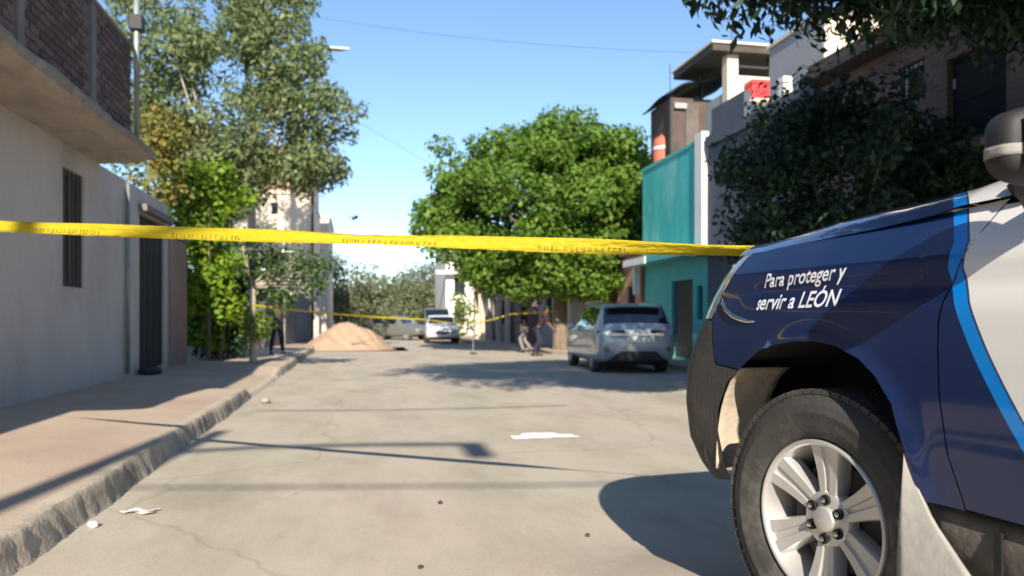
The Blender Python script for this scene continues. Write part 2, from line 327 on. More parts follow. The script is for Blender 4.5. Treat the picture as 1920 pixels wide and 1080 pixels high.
for y in yk2:
    h = kz(y); e = kedge(y, 1); chip = .026*max(0, math.sin(y*3.3+1.7*math.sin(y*.9)))**6+.012*max(0, math.sin(y*9.1+2*math.sin(y*2.3)))**4; j = lambda a: qk.uniform(-a, a)*.4
    kb.v += [(KL-.16+.3*e, y, h-.002), (KL-.10+.5*e, y, h+.004), (KL-.028+e-chip+j(.004), y, h+.002-chip*.5+j(.003)), (KL-.010+e-.5*chip+j(.003), y, h-.018-chip+j(.003)), (KL+.0+e+j(.003), y, h*.55+j(.004)), (KL+.022+e+j(.006), y, .018+j(.008)), (KL+.05+e, y, -.02)]
for j_ in range(len(yk2)-1):
    for i in range(prof-1): k = j_*prof+i; kb.f.append((k, k+1, k+prof+1, k+prof))
kb = smooth_auto(kb.build('left_kerb', MAT['kerb_top']), 50); tag(kb, 'rough stained concrete kerb of the left pavement', 'kerb', kind='structure')
kb.data.materials.append(MAT['kerb'])
for p_ in kb.data.polygons:
    if p_.center.x > KL-.045 or abs(p_.normal.x) > .6: p_.material_index = 1
yr = [-40, 0, 10, 22, 24, 26, 28, 30, 32, 45, 70, 140]
rp = MB(); rk = MB()
for y in yr:
    x = right_kerb(y); rp.v += [(x+.14, y, .12), (x+6, y, .13)]; rk.v += [(x, y, -.02), (x+.01, y, .10), (x+.03, y, .124), (x+.14, y, .124), (x+.14, y, .06)]
for j in range(len(yr)-1):
    rp.f.append((2*j, 2*j+1, 2*j+3, 2*j+2))
    for i in range(4): k = j*5+i; rk.f.append((k, k+1, k+6, k+5))
tag(rp.build('right_pavement', MAT['pave']), 'narrow concrete pavement along the right-hand houses', 'pavement', kind='structure')
tag(rk.build('right_kerb', MAT['kerb']), 'low concrete kerb of the right pavement', 'kerb', kind='structure')
# spilled white paint and bits of litter
def blob(name, mat, c, rx, ry, z, label, cat, n=26, seed=1, h=.0, kind=None):
    q = random.Random(seed); pts = []
    for i in range(n):
        t = 2*math.pi*i/n; w = 1+.22*math.sin(3*t+seed)+.12*math.sin(7*t+seed*2)+q.uniform(-.1, .1); pts.append((c[0]+rx*w*math.cos(t), c[1]+ry*w*math.sin(t)))
    m = MB(); m.poly([(x, y, z) for x, y in pts]); o = m.build(name, mat); return tag(o, label, cat, kind=kind)
blob('paint_patch', MAT['paint_white'], (1.88, 7.78), .34, .20, .005, 'spilled white paint patch in the middle of the road', 'paint patch', seed=3)
m = MB().grid(lambda u, v: (-1.33+.20*u-.10+.02*math.sin(9*v), 5.17+.10*v-.05+.03*math.sin(6*u), .006+.010*abs(math.sin(5*u+3*v))), 9, 6).build('paper_scrap', MAT['paper'], smooth=True); tag(m, 'crumpled white paper scrap lying on the grey road patch', 'litter')
def pebble(c, r, label, mat='stone', group=None, seed=0):
    bm = bmesh.new(); bmesh.ops.create_icosphere(bm, subdivisions=2, radius=r); q = random.Random(seed)
    for v in bm.verts: v.co *= q.uniform(.8, 1.15); v.co.z *= .7
    me = bpy.data.meshes.new('pebble'); bm.to_mesh(me); bm.free(); o = link('pebble', me, MAT[mat], smooth=True); o.location = (c[0], c[1], r*.55); return tag(o, label, 'stone', group)
pebble((-1.50, 4.86), .032, 'pale pebble in the gutter below the kerb', 'paper', seed=2)
pebble((-1.30, 11.6), .07, 'dark stone at the foot of the dropped kerb', seed=4)
for x, y, r_, lab in ((.53, 5.04, .017, 'small dark stone alone in the middle of the near road'), (1.25, 4.12, .015, 'small dark stone close to the shadow of the truck'), (.3, 3.75, .014, 'small dark stone at the very bottom of the view')):
    pebble((x, y), r_, lab, 'disc', seed=int(x*100))

# ------------------------------------------------------------------ wall and window helpers
def PX(X, nx): return lambda u, n, z: (X+nx*n, u, z)        # facade in the plane x = X, outward nx
def PY(Y): return lambda u, n, z: (u, Y-n, z)               # facade in the plane y = Y, facing the camera (-y)
def wall(mb, P, u0, u1, z0, z1, op=(), depth=.14, back=4.):
    us = sorted({u0, u1, *[o[0] for o in op], *[o[1] for o in op]}); zs = sorted({z0, z1, *[o[2] for o in op], *[o[3] for o in op]})
    for i in range(len(us)-1):
        for j in range(len(zs)-1):
            a, b, c, d = us[i], us[i+1], zs[j], zs[j+1]; mu, mz = (a+b)/2, (c+d)/2
            if any(o[0] < mu < o[1] and o[2] < mz < o[3] for o in op): continue
            mb.quad(P(a, 0, c), P(b, 0, c), P(b, 0, d), P(a, 0, d))
    for a, b, c, d in op:
        for (p, q) in (((a, c), (b, c)), ((b, c), (b, d)), ((b, d), (a, d)), ((a, d), (a, c))):
            mb.quad(P(p[0], 0, p[1]), P(q[0], 0, q[1]), P(q[0], -depth, q[1]), P(p[0], -depth, p[1]))
    for (p, q) in (((u0, z0), (u1, z0)), ((u1, z0), (u1, z1)), ((u1, z1), (u0, z1)), ((u0, z1), (u0, z0))):
        mb.quad(P(p[0], 0, p[1]), P(q[0], 0, q[1]), P(q[0], -back, q[1]), P(p[0], -back, p[1]))
    mb.quad(P(u0, -depth, z0), P(u1, -depth, z0), P(u1, -depth, z1), P(u0, -depth, z1)); mb.quad(P(u0, -back, z0), P(u1, -back, z0), P(u1, -back, z1), P(u0, -back, z1))
    return mb
def pbox(mb, P, u0, u1, n0, n1, z0, z1):
    c = [P(u, n, z) for z in (z0, z1) for n in (n0, n1) for u in (u0, u1)]; k = len(mb.v); mb.v += c
    mb.f += [tuple(k+i for i in q) for q in ((0, 2, 3, 1), (4, 5, 7, 6), (0, 1, 5, 4), (2, 6, 7, 3), (0, 4, 6, 2), (1, 3, 7, 5))]; return mb
def window(parent, P, u0, u1, z0, z1, depth=.14, frame='iron', pane='glass', bars=0, mull=1, sill=None, w=.05, name='window'):
    f = MB()
    for a, b, c, d in ((u0, u0+w, z0, z1), (u1-w, u1, z0, z1), (u0+w, u1-w, z0, z0+w), (u0+w, u1-w, z1-w, z1)): pbox(f, P, a+.002, b-.002, -depth+.004, -depth+.06, c+.002, d-.002)
    for k in range(mull): c = lerp(u0, u1, (k+1)/(mull+1)); pbox(f, P, c-w*.4, c+w*.4, -depth+.006, -depth+.055, z0+w, z1-w)
    o = f.build(name, MAT[frame], parent)
    pbox(MB(), P, u0+w*.5, u1-w*.5, -depth+.008, -depth+.02, z0+w*.5, z1-w*.5).build('pane', MAT[pane], o)
    for k in range(bars):
        c = lerp(u0, u1, (k+.5)/bars); pbox(MB(), P, c-.009, c+.009, -.03, -.012, z0-.02, z1+.02).build('bar', MAT['iron'], o)
    if sill: pbox(MB(), P, u0-.08, u1+.08, .002, .09, z0-.08, z0-.005).build('sill', MAT[sill], o)
    return o
def door(parent, P, u0, u1, z0, z1, depth=.14, mat='door_dark', leaves=1, name='door'):
    o = None; n = leaves
    for k in range(n):
        a, b = lerp(u0, u1, k/n), lerp(u0, u1, (k+1)/n); m = MB(); pbox(m, P, a+.012, b-.012, -depth+.004, -depth+.05, z0+.01, z1-.01)
        d = m.build(name, MAT[mat], parent)
        for (c0, c1) in ((.08, .46), (.52, .92)):
            pbox(MB(), P, a+.1, b-.1, -depth+.052, -depth+.065, lerp(z0, z1, c0), lerp(z0, z1, c1)).build('panel', MAT[mat], d)
        pbox(MB(), P, b-.09, b-.06, -depth+.052, -depth+.10, z0+.95, z0+1.1).build('handle', MAT['steel'], d)
    return o

# ------------------------------------------------------------------ left: grey house with brick parapet
h = empty('grey_house', (0, 0, 0), label='grey plastered house with overhanging slab and brick parapet beside the left pavement', cat='house')
P = PX(WL, 1)
op = [(11.72, 12.56, 1.67, 3.33), (15.55, 17.45, .22, 3.22)]
wall(MB(), P, 3.0, 17.8, .15, 3.66, op, .12, 7).build('wall', MAT['plaster_grey'], h)
# slab with ragged edge
sl = MB(); n = 120
for i in range(n):
    y = lerp(3.0, 13.25, i/(n-1)); e = .018*math.sin(y*2.1)+random.uniform(-.012, .012); zt = 3.90+.012*math.sin(y*4.3); zb = 3.73+.012*math.sin(y*1.7)+random.uniform(-.012, .012)
    sl.v += [(WL-.0, y, 3.661), (-3.42, y, 3.70+.5*(zb-3.72)), (-3.21+e, y, zb+.045), (-3.17+e*1.2, y, (zb+zt)/2+.03), (-3.19+e, y, zt), (WL-6, y, zt)]
for i in range(n-1):
    for j in range(5): k = i*6+j; sl.f.append((k, k+1, k+7, k+6))
sl.f.append((0, 1, 2, 3, 4, 5)); sl.f.append(tuple((n-1)*6+j for j in range(6)))
slab = sl.build('slab', MAT['slab'], h)
slab.data.materials.append(MAT['slab_edge'])
for p in slab.data.polygons:
    if p.normal.x > .45 and p.center.x > -3.4: p.material_index = 1
# parapet core and bricks
XB = -3.3
pc = box('parapet', MAT['mortar'], h, XB-.14, XB-.016, 3.0, 12.42, 3.885, 5.24)
box('coping', MAT['castillo'], h, XB-.18, XB+.03, 3.0, 12.45, 5.243, 5.30, bevel=.01)
for yc in (4.0, 6.3, 8.55, 10.72): box('column', MAT['castillo'], h, XB-.15, XB+.006, yc-.075, yc+.075, 3.886, 5.241)
bmesh_brick = MB().box(-.014, .0, -.118, .118, -.038, .038).build('brick', None, None); bme = bmesh_brick.data; bpy.data.objects.remove(bmesh_brick)
brick_me = []
for mm in ('brick_a', 'brick_b', 'brick_c'): d = bme.copy(); d.materials.clear(); d.materials.append(MAT[mm]); d.name = 'brick'; brick_me.append(d)
rows = 14; pitch = 1.35/rows; cnt = 0; farb = []
for r in range(rows):
    z = 3.89+pitch*(r+.5); y = 12.42-.125-(.125 if r % 2 else 0)
    while y > 5.5:
        if all(abs(y-yc) > .20 for yc in (6.3, 8.55, 10.72)):
            farb.append((y, z))
        y -= .252
farb.sort(key=lambda q: q[0])
keep = [q for q in farb if q[0] > 6.9 and q[1] < 1.2+.63*(q[0]*.98+.2)]
keep.sort(key=lambda q: abs(q[0]-9)); near = keep[:298]; rest = [q for q in farb if q not in set(near)]
for (y, z) in near:
    o = bpy.data.objects.new('brick', random.choice(brick_me)); col.objects.link(o); o.parent = pc
    o.location = (XB+random.uniform(-.005, .005), y+random.uniform(-.005, .005), z+random.uniform(-.004, .004)); o.rotation_euler = (random.uniform(-.02, .02), 0, random.uniform(-.012, .012)); o.scale = (1, random.uniform(.96, 1.0), random.uniform(.93, 1.0))
m = MB()
for (y, z) in rest: m.box(XB-.014, XB+random.uniform(-.004, .004), y-.116, y+.116, z-.038, z+.038)
tag(m.build('brick_rest', MAT['brick_b'], pc), kind='stuff')
# shuttered window and metal gate
window(h, P, 11.72, 12.56, 1.67, 3.33, .12, 'wood', 'wood', bars=5, mull=1, w=.07, name='window')
for k in range(4):
    a, b = lerp(15.57, 17.43, k/4), lerp(15.57, 17.43, (k+1)/4)
    d = pbox(MB(), P, a+.012, b-.012, -.112, -.07, .25, 3.19).build('gate_leaf', MAT['gate_paint' if k != 1 else 'wood'], h)
    for q in (.12, .5, .88): pbox(MB(), P, lerp(a, b, q)-.02, lerp(a, b, q)+.02, -.068, -.03, .27, 3.17).build('bar', MAT['iron'], d)
pbox(MB(), P, 15.45, 17.6, .003, .16, 3.24, 3.36).build('lintel', MAT['castillo'], h)
MB().tube([(WL+.06, 14.6, .25), (WL+.06, 14.6, 3.62)], .035, 10).build('downpipe', MAT['steel'], h, smooth=True)
nb = empty('neighbour_house', (0, 0, 0), label='low grey neighbour house on the left, behind the camera', cat='house')
wall(MB(), P, -14, 2.98, .15, 4.25, [(-3, -1.6, 1.2, 2.6), (-9, -7.6, .2, 2.4)], .12, 7).build('wall', MAT['plaster_grey'], nb); window(nb, P, -3, -1.6, 1.2, 2.6, .12); door(nb, P, -9, -7.6, .2, 2.4, .12)
b = empty('boundary_pillar', (0, 0, 0), label='reddish plastered wall end beside the metal gate, next to the vines', cat='wall')
MB().box(-4.6, -3.93, 17.83, 19.35, .15, 3.0).build('wall', MAT['red_pillar'], b, bevel=.02)
MB().box(-4.65, -3.88, 17.81, 19.4, 3.002, 3.08).build('cap', MAT['castillo'], b, bevel=.01)
mst = empty('steel_mast', (0, 0, 0), label='galvanised service mast standing at the end of the brick parapet', cat='mast')
MB().tube([(-3.26, 12.53, 3.92), (-3.26, 12.53, 6.6)], .045, 12).build('pipe', MAT['steel'], mst, smooth=True)
MB().box(-3.36, -3.16, 12.44, 12.62, 5.55, 5.78).build('junction_box', MAT['rubber_black'], mst, bevel=.02)
MB().tube([(-3.26, 12.53, 6.2), (-2.9, 12.53, 6.35)], .018, 8).build('bracket', MAT['iron'], mst)
bm = bmesh.new(); bmesh.ops.create_uvsphere(bm, u_segments=20, v_segments=12, radius=.2)
for v in bm.verts:
    v.co *= 1+.12*math.sin(7*v.co.x*6+v.co.y*20)*.5; v.co.z = max(v.co.z*.5, -.06); v.co.y *= 1.5
me = bpy.data.meshes.new('bag'); bm.to_mesh(me); bm.free()
bag = link('black_bag', me, MAT['rubber_black'], smooth=True); bag.location = (-3.78, 15.4, .25); tag(bag, 'black bag slumped on the pavement at the foot of the metal gate', 'bag')

# ------------------------------------------------------------------ vegetation
def leaf_mesh(name, pts, nrm, size, aspect=.5, droop=0., seed=0, jitter=.7):
    """pts (n,3) leaf positions, nrm (n,3) preferred facing; each leaf is a folded four-cornered blade"""
    q = np.random.default_rng(seed); n = len(pts)
    nrm = nrm + q.normal(0, jitter, (n, 3)); nrm /= np.linalg.norm(nrm, axis=1)[:, None]+1e-9
    d = q.normal(0, 1, (n, 3)); d[:, 2] -= droop; d -= nrm*np.sum(d*nrm, axis=1)[:, None]; d /= np.linalg.norm(d, axis=1)[:, None]+1e-9
    s = np.cross(nrm, d); L = size*q.uniform(.65, 1.35, n)[:, None]; W = L*aspect*q.uniform(.8, 1.2, n)[:, None]
    V = np.empty((n, 4, 3)); V[:, 0] = pts-d*L*.5; V[:, 1] = pts+s*W*.5-d*L*.05+nrm*W*.12; V[:, 2] = pts+d*L*.5; V[:, 3] = pts-s*W*.5-d*L*.05+nrm*W*.12
    me = bpy.data.meshes.new(name); me.vertices.add(n*4); me.vertices.foreach_set('co', V.reshape(-1).astype(np.float32))
    me.loops.add(n*4); me.loops.foreach_set('vertex_index', np.arange(n*4, dtype=np.int32))
    me.polygons.add(n); me.polygons.foreach_set('loop_start', np.arange(0, n*4, 4, dtype=np.int32)); me.update(calc_edges=True)
    return me
def cluster_leaves(centres, rad, per, seed=0, flat=.8, up=.35):
    q = np.random.default_rng(seed); P = []; N = []
    for c, r in zip(centres, rad):
        k = max(6, int(per*(r**2))); v = q.normal(0, 1, (k, 3)); v /= np.linalg.norm(v, axis=1)[:, None]
        rr = r*q.uniform(.35, 1.05, k)**.6; p = v*rr[:, None]; p[:, 2] *= flat; P.append(c+p); nn = v.copy(); nn[:, 2] += up; N.append(nn)
    return np.concatenate(P), np.concatenate(N)
def shell_centres(c, rad, n, seed, inner=.55, zmin=-1., bump=.12):
    q = np.random.default_rng(seed); v = q.normal(0, 1, (n*3, 3)); v /= np.linalg.norm(v, axis=1)[:, None]; v = v[v[:, 2] > zmin][:n]
    r = q.uniform(inner, 1.0, len(v))**.55*(1+q.normal(0, bump, len(v)))
    return np.array(c)+v*np.array(rad)*r[:, None]
def tree(name, base, height, lobes, label, cat='tree', leaf='leaf_ficus', bark='bark', r0=.22, lsize=.22, aspect=.5, per=90, ncl=60, rcl=(.45, .8), seed=1, droop=0., limbs=9, group=None, fork=.45, lean=(0, 0), inner=.55, flat=.8, up=.35, jitter=.7, zmin=-1.):
    t = empty(name, base, label=label, cat=cat, group=group); q = random.Random(seed); bx, by, bz = base
    C = []; Rr = []
    for k, (c, rad, w) in enumerate(lobes):
        cc = shell_centres(np.array(c), np.array(rad), int(ncl*w), seed*31+k, inner, zmin); C.append(cc); Rr.append(np.random.default_rng(seed+k).uniform(rcl[0], rcl[1], len(cc)))
    C = np.concatenate(C); Rr = np.concatenate(Rr)
    top = Vector((lean[0], lean[1], height*fork)); mid = Vector((lean[0]*.35+q.uniform(-.06, .06), lean[1]*.35, height*fork*.5))
    m = MB(); m.tube([(0, 0, -.05), (.01, 0, .12), mid, top], [r0*1.35, r0*1.05, r0*.9, r0*.72], 12).build('trunk', MAT[bark], t, smooth=True)
    m = MB()
    idx = q.sample(range(len(C)), min(limbs*2, len(C)))
    for j, i in enumerate(idx):
        e = Vector(C[i]); s = top if j < limbs else mid.lerp(top, q.uniform(.75, 1)); md = s.lerp(e, .5)+Vector((q.uniform(-.25, .25), q.uniform(-.25, .25), q.uniform(.05, .4)))*(.1*height/3)
        m.tube([s, s.lerp(md, .5), md, e], [r0*.42, r0*.28, r0*.17, r0*.06], 7)
    m.build('limbs', MAT[bark], t, smooth=True)
    p, nn = cluster_leaves(C, Rr, per, seed, flat, up)
    link('crown', leaf_mesh('crown', p, nn, lsize, aspect, droop, seed, jitter), MAT[leaf], t)
    return t

# eucalyptus-like tree behind the grey house
tree('dusty_tree', (-5.0, 27.6, .1), 14, [((.6, -.6, 8.6), (3.2, 1.8, 2.7), 1.3), ((-1.4, -.3, 10.4), (2.0, 1.5, 2.0), .6), ((2.45, -.8, 9.9), (1.35, 1.2, 2.0), .6), ((3.8, -.8, 7.9), (1.2, 1.1, .95), .36), ((1.9, -.8, 6.3), (2.1, 1.2, .75), .45), ((3.5, -.8, 6.3), (1.0, .9, .55), .22), ((1.9, -.5, 12.1), (1.6, 1.4, 1.2), .35), ((-1.4, -.2, 7.0), (1.6, 1.1, 1.2), .4), ((.2, -.6, 5.2), (1.6, .8, .8), .35)],
     'tall dusty green tree beyond the vines with a lamp arm poking out', leaf='leaf_euc', bark='bark_pale', r0=.24, lsize=.21, aspect=.44, per=260, ncl=70, rcl=(.36, .85), seed=5, droop=.8, limbs=14, fork=.38, lean=(.3, -.3), inner=.35)
# vines and hedge next to the boundary pillar
def hedge(name, base, boxes, label, leaf, cat='hedge', lsize=.2, per=420, seed=3, stem=True, aspect=.6, droop=.6, bark='bark'):
    t = empty(name, base, label=label, cat=cat); q = np.random.default_rng(seed); C = []; Rr = []
    for (x0, x1, y0, y1, z0, z1, n) in boxes:
        c = np.stack([q.uniform(x0, x1, n), q.uniform(y0, y1, n), q.uniform(z0, z1, n)], 1); C.append(c); Rr.append(q.uniform(.25, .5, n))
    C = np.concatenate(C); Rr = np.concatenate(Rr); p, nn = cluster_leaves(C, Rr, per, seed)
    link('foliage', leaf_mesh('foliage', p, nn, lsize, aspect, droop, seed), MAT[leaf], t)
    if stem:
        for k in range(3):
            c = C[q.integers(len(C))]; MB().tube([(c[0]*.3, c[1]*.5, 0), (c[0]*.6, c[1]*.8, c[2]*.6), tuple(c)], [.05, .035, .015], 7).build('stem', MAT[bark], t, smooth=True)
    return t
hedge('vine_hedge', (-3.6, 20.35, .19), [(-.95, .85, -.3, .9, 2.3, 4.5, 66), (-1.0, .6, -.3, .3, 3.8, 5.0, 22), (-.5, -.05, -.45, -.1, .9, 2.4, 9), (.15, .55, -.45, -.1, 1.2, 2.6, 9), (-.75, .6, .2, .9, .25, 2.3, 26)], 'bright green vines spilling over the wall beyond the boundary pillar', 'leaf_vine', lsize=.16, seed=8)
hedge('flowering_creeper', (-4.3, 18.45, .19), [(-.3, .45, -.3, .4, 3.6, 5.6, 17)], 'yellow and orange creeper climbing above the vines by the grey house roof', 'leaf_boug', cat='creeper', lsize=.15, seed=12)
hedge('shade_fill_shrub', (-3.55, 21.3, .19), [(-.75, .85, -.3, .4, .15, 2.6, 60)], 'added dark shrub standing for the shade beneath the bright vines', 'leaf_shaded', cat='shrub', lsize=.14, seed=33)  # added to fill the dark shadow at the foot of the vines
gw = empty('garden_wall', (0, 0, 0), label='low dark garden wall behind the vines', cat='wall')
MB().box(-5.2, -3.0, 22.3, 22.5, .1, 2.2).build('wall', MAT['plaster_grey'], gw); MB().box(-5.25, -2.95, 22.27, 22.53, 2.203, 2.27).build('cap', MAT['castillo'], gw)
# utility pole with street lamp
up = empty('utility_pole', (-3.75, 30.0, .1), label='tall concrete utility pole with a street lamp arm rising behind the dusty tree', cat='utility pole')
MB().tube([(0, 0, -.1), (-.28, 0, 13.6)], [.17, .12], 14).build('pole', MAT['conc_pole'], up, smooth=True)
MB().tube([(-.2, 0, 10.6), (.9, .1, 11.2), (2.2, .2, 11.42), (2.8, .2, 11.42)], .05, 10).build('lamp_arm', MAT['steel'], up, smooth=True)
MB().grid(lambda u, v: (2.5+.95*u, .2+(v-.5)*.34*math.sin(math.pi*(.15+.8*u)), 11.42+.09*math.sin(math.pi*v)), 10, 8).build('lamp_head', MAT['lamp'], up, smooth=True, solid=.06)
MB().box(-.9, .5, -.06, .06, 12.6, 12.75).build('crossarm', MAT['bark'], up)
for xx in (-.75, -.25, .4): MB().lathe([(0, 0), (.06, 0), (.04, .06), (.065, .07), (.035, .14), (0, .15)], 12, c=(xx, 0, 12.75)).build('insulator', MAT['lamp'], up, smooth=True)
hedge('trunk_ivy', (-2.42, 19.1, .17), [(-.13, .17, -.16, .1, .55, 1.35, 10)], 'yellow green ivy wrapped round the slim trunk of the street tree', 'leaf_bush', cat='ivy', lsize=.11, per=420, seed=21, stem=False)
# small street tree
tree('street_tree', (-2.42, 19.1, .17), 3.6, [((.80, .1, 2.0), (.85, .55, .55), 1.), ((.05, .1, 2.6), (.65, .5, .55), .5), ((1.3, .1, 2.3), (.45, .4, .4), .25)],
     'small leafy street tree with a slim trunk at the edge of the left pavement', leaf='leaf_shaded', bark='bark_pale', r0=.085, lsize=.13, aspect=.5, per=330, ncl=34, rcl=(.22, .40), seed=16, limbs=8, fork=.52)
next(c for c in bpy.data.objects['street_tree'].children if c.name.startswith('crown')).data.materials[0] = leafmat('street_tree_leaves', (.03, .075, .02), (.09, .155, .04), (.17, .24, .05))

# ------------------------------------------------------------------ left distance: tall cream house, awning, fence, posts, sand
ch = empty('cream_house', (0, 0, 0), label='tall cream house with bare brick top behind the trees on the left', cat='house')
P = PY(38.0)
wall(MB(), P, -7.4, -2.17, 0, 7.3, [(-3.98, -3.68, 6.2, 6.75), (-6.6, -5.4, 4.2, 5.4), (-4.3, -3.3, 3.2, 4.4)], .15, 9).build('wall', MAT['cream'], ch)
window(ch, P, -3.98, -3.68, 6.2, 6.75, .15, mull=0, w=.03); window(ch, P, -6.6, -5.4, 4.2, 5.4, .15, sill='cream'); window(ch, P, -4.3, -3.3, 3.2, 4.4, .15, sill='cream')
wall(MB(), P, -7.3, -2.75, 7.303, 9.4, (), .02, 8.9).build('brick_storey', MAT['brick_far'], ch)
MB().box(-2.74, -2.18, 38.003, 46, 7.302, 9.5).build('corner_column', MAT['cream'], ch)
MB().box(-7.42, -2.12, 37.9, 47.0, 7.15, 7.299).build('ledge', MAT['cream'], ch)
MB().tube([(-2.10, 37.93, 0), (-2.10, 37.93, 9.0)], .06, 10).build('drainpipe', MAT['iron'], ch, smooth=True)
nh = empty('white_corner_house', (0, 0, 0), label='low pale house end just beyond the tall cream house', cat='house')
MB().box(-5, -1.75, 50, 58, 0, 7.6).build('wall', MAT['cream'], nh); MB().box(-5.1, -1.65, 49.9, 58.1, 7.603, 7.75).build('roof_edge', MAT['white_wall'], nh)
fe = empty('sheet_fence', (0, 0, 0), label='grey corrugated sheet fence on the left behind the standing person', cat='fence')
A, B = Vector((-3.35, 29.5, 0)), Vector((-1.95, 40.5, 0)); nP = 14
for k in range(nP):
    a, b = A.lerp(B, k/nP), A.lerp(B, (k+.985)/nP); d = (b-a).normalized(); nn = Vector((d.y, -d.x, 0))
    m = MB()
    m.grid(lambda u, v: tuple(a.lerp(b, u)+nn*(.03*math.sin(u*math.pi*8))+Vector((0, 0, .1+(2.15+.05*math.sin(k*2.3))*v))), 33, 2); m.build('panel', MAT['corr'], fe, solid=.01)
for k in range(0, nP+1, 2): a = A.lerp(B, k/nP); MB().box(a.x-.18, a.x-.10, a.y-.04, a.y+.04, 0, 2.35).build('post', MAT['iron'], fe)
def cpost(x, y, h, label):
    o = empty('concrete_post', (x, y, 0), label=label, cat='post', group='concrete posts by the sand heap'); MB().box(-.11, .11, -.11, .11, -.05, h).build('shaft', MAT['conc_pole'], o, bevel=.015)
    MB().lathe([(.0, 0), (.13, 0), (.13, .05), (.04, .1), (0, .1)], 10, c=(0, 0, h)).build('cap', MAT['conc_pole'], o, smooth=True)
cpost(-1.72, 34.0, 2.0, 'short pale concrete post left of the sand heap'); cpost(-1.42, 34.6, 3.9, 'tall slim pale concrete post standing at the left edge of the sand heap')
aw = empty('metal_awning', (0, 0, 0), label='white and black sheet awning jutting out among the leaves behind the person', cat='awning')
MB().box(-4.2, -2.5, 29.4, 30.6, 3.55, 3.62, Matrix.Rotation(R(3), 4, 'Y')).build('roof_sheet', MAT['white_wall'], aw)
MB().box(-4.0, -2.55, 29.5, 30.5, 3.2, 3.5).build('fascia', MAT['rubber_black'], aw, bevel=.03)
MB().box(-4.05, -2.6, 29.35, 30.6, 3.02, 3.08).build('lower_sheet', MAT['white_wall'], aw)
for xx in (-3.95, -2.7): MB().tube([(xx, 30.3, 0), (xx, 30.3, 3.2)], .035, 8).build('post', MAT['steel'], aw)
# sand heap
def sandf():
    n = 90; m = MB(); q = np.random.default_rng(4); ph = q.uniform(0, 6, 12)
    def zf(x, y):
        r = math.hypot(x/1.85, y/1.7); a = math.atan2(y, x); r *= 1+.07*math.sin(3*a+ph[0])+.05*math.sin(5*a+ph[1])
        z = 1.20*max(0, 1.03-math.sqrt(r*r+.010)); z *= 1+.10*math.sin(2*a+ph[5])*min(1, r*2)*max(0, 1-r); 
        z += (.035*math.sin(x*5.3+ph[2])*math.sin(y*4.7+ph[3])+.022*math.sin(x*11+y*9+ph[6])+.014*math.sin(x*23-y*19))*min(1, z*3)
        z += .22*max(0, 1-math.hypot((x-1.2)/.9, (y+.2)/.9)); return z
    m.grid(lambda u, v: (lerp(-2.5, 2.5, u), lerp(-2.1, 2.1, v), zf(lerp(-2.5, 2.5, u), lerp(-2.1, 2.1, v))-.004), n, n); return m
sh = sandf().build('sand_heap', MAT['sand'], smooth=True); sh.location = (-.52, 32.4, .004); tag(sh, 'heap of orange builder sand dumped across the road', 'sand heap')
m = MB().tube([(-.25, 31.05, .26), (.2, 31.0, .36), (.5, 31.02, .40)], [.022, .018, .01], 6).build('stick', MAT['bark']); tag(m, 'thin dark stick lying on the front of the sand heap', 'stick')

# trees in the distance
for k, (x, y, w, hh, lab) in enumerate([(-1.5, 62, 3.6, 6.0, 'grey green tree behind the concrete posts at the end of the street'), (2.6, 66, 3.6, 4.9, 'low spreading tree above the sand heap at the end of the street'),
        (6.3, 70, 4.2, 6.4, 'broad dark tree above the white parked car at the end of the street'), (3.2, 84, 5.5, 6.6, 'hazy tree in the gap between the sand heap and parked cars'), (10.5, 74, 4.8, 7.6, 'tallest far tree, behind the white house on the right'), (-5.5, 72, 4.5, 8.5, 'far tree behind the tall cream house')]):
    tree('distant_tree', (x, y, 0), hh, [((0, 0, hh*.58), (w, w*.8, hh*.36), 1.), ((w*.35, -w*.3, hh*.42), (w*.7, w*.6, hh*.26), .5), ((-w*.45, -w*.2, hh*.45), (w*.6, w*.6, hh*.27), .5)], lab, leaf='leaf_far', r0=.2, lsize=.30, aspect=.55, per=85, ncl=50, rcl=(.6, 1.1), seed=40+k, limbs=6, group='trees at the end of the street')
for k, (x, y, w, hh, lab) in enumerate([(.9, 47, 1.2, 1.9, 'round shrub behind the top of the sand heap'), (2.2, 52, 1.7, 2.1, 'wide dark shrub between the sand heap and the parked cars'), (5.4, 41.5, .75, 2.6, 'bright lime bush beside the white parked car')]):
    tree('shrub', (x, y, 0), hh, [((0, 0, hh*.55), (w, w*.8, hh*.45), 1.)], lab, cat='shrub', leaf='leaf_bush' if k == 2 else 'leaf_far', r0=.05, lsize=.26, per=80, ncl=26, rcl=(.3, .55), seed=60+k, limbs=5, fork=.25)

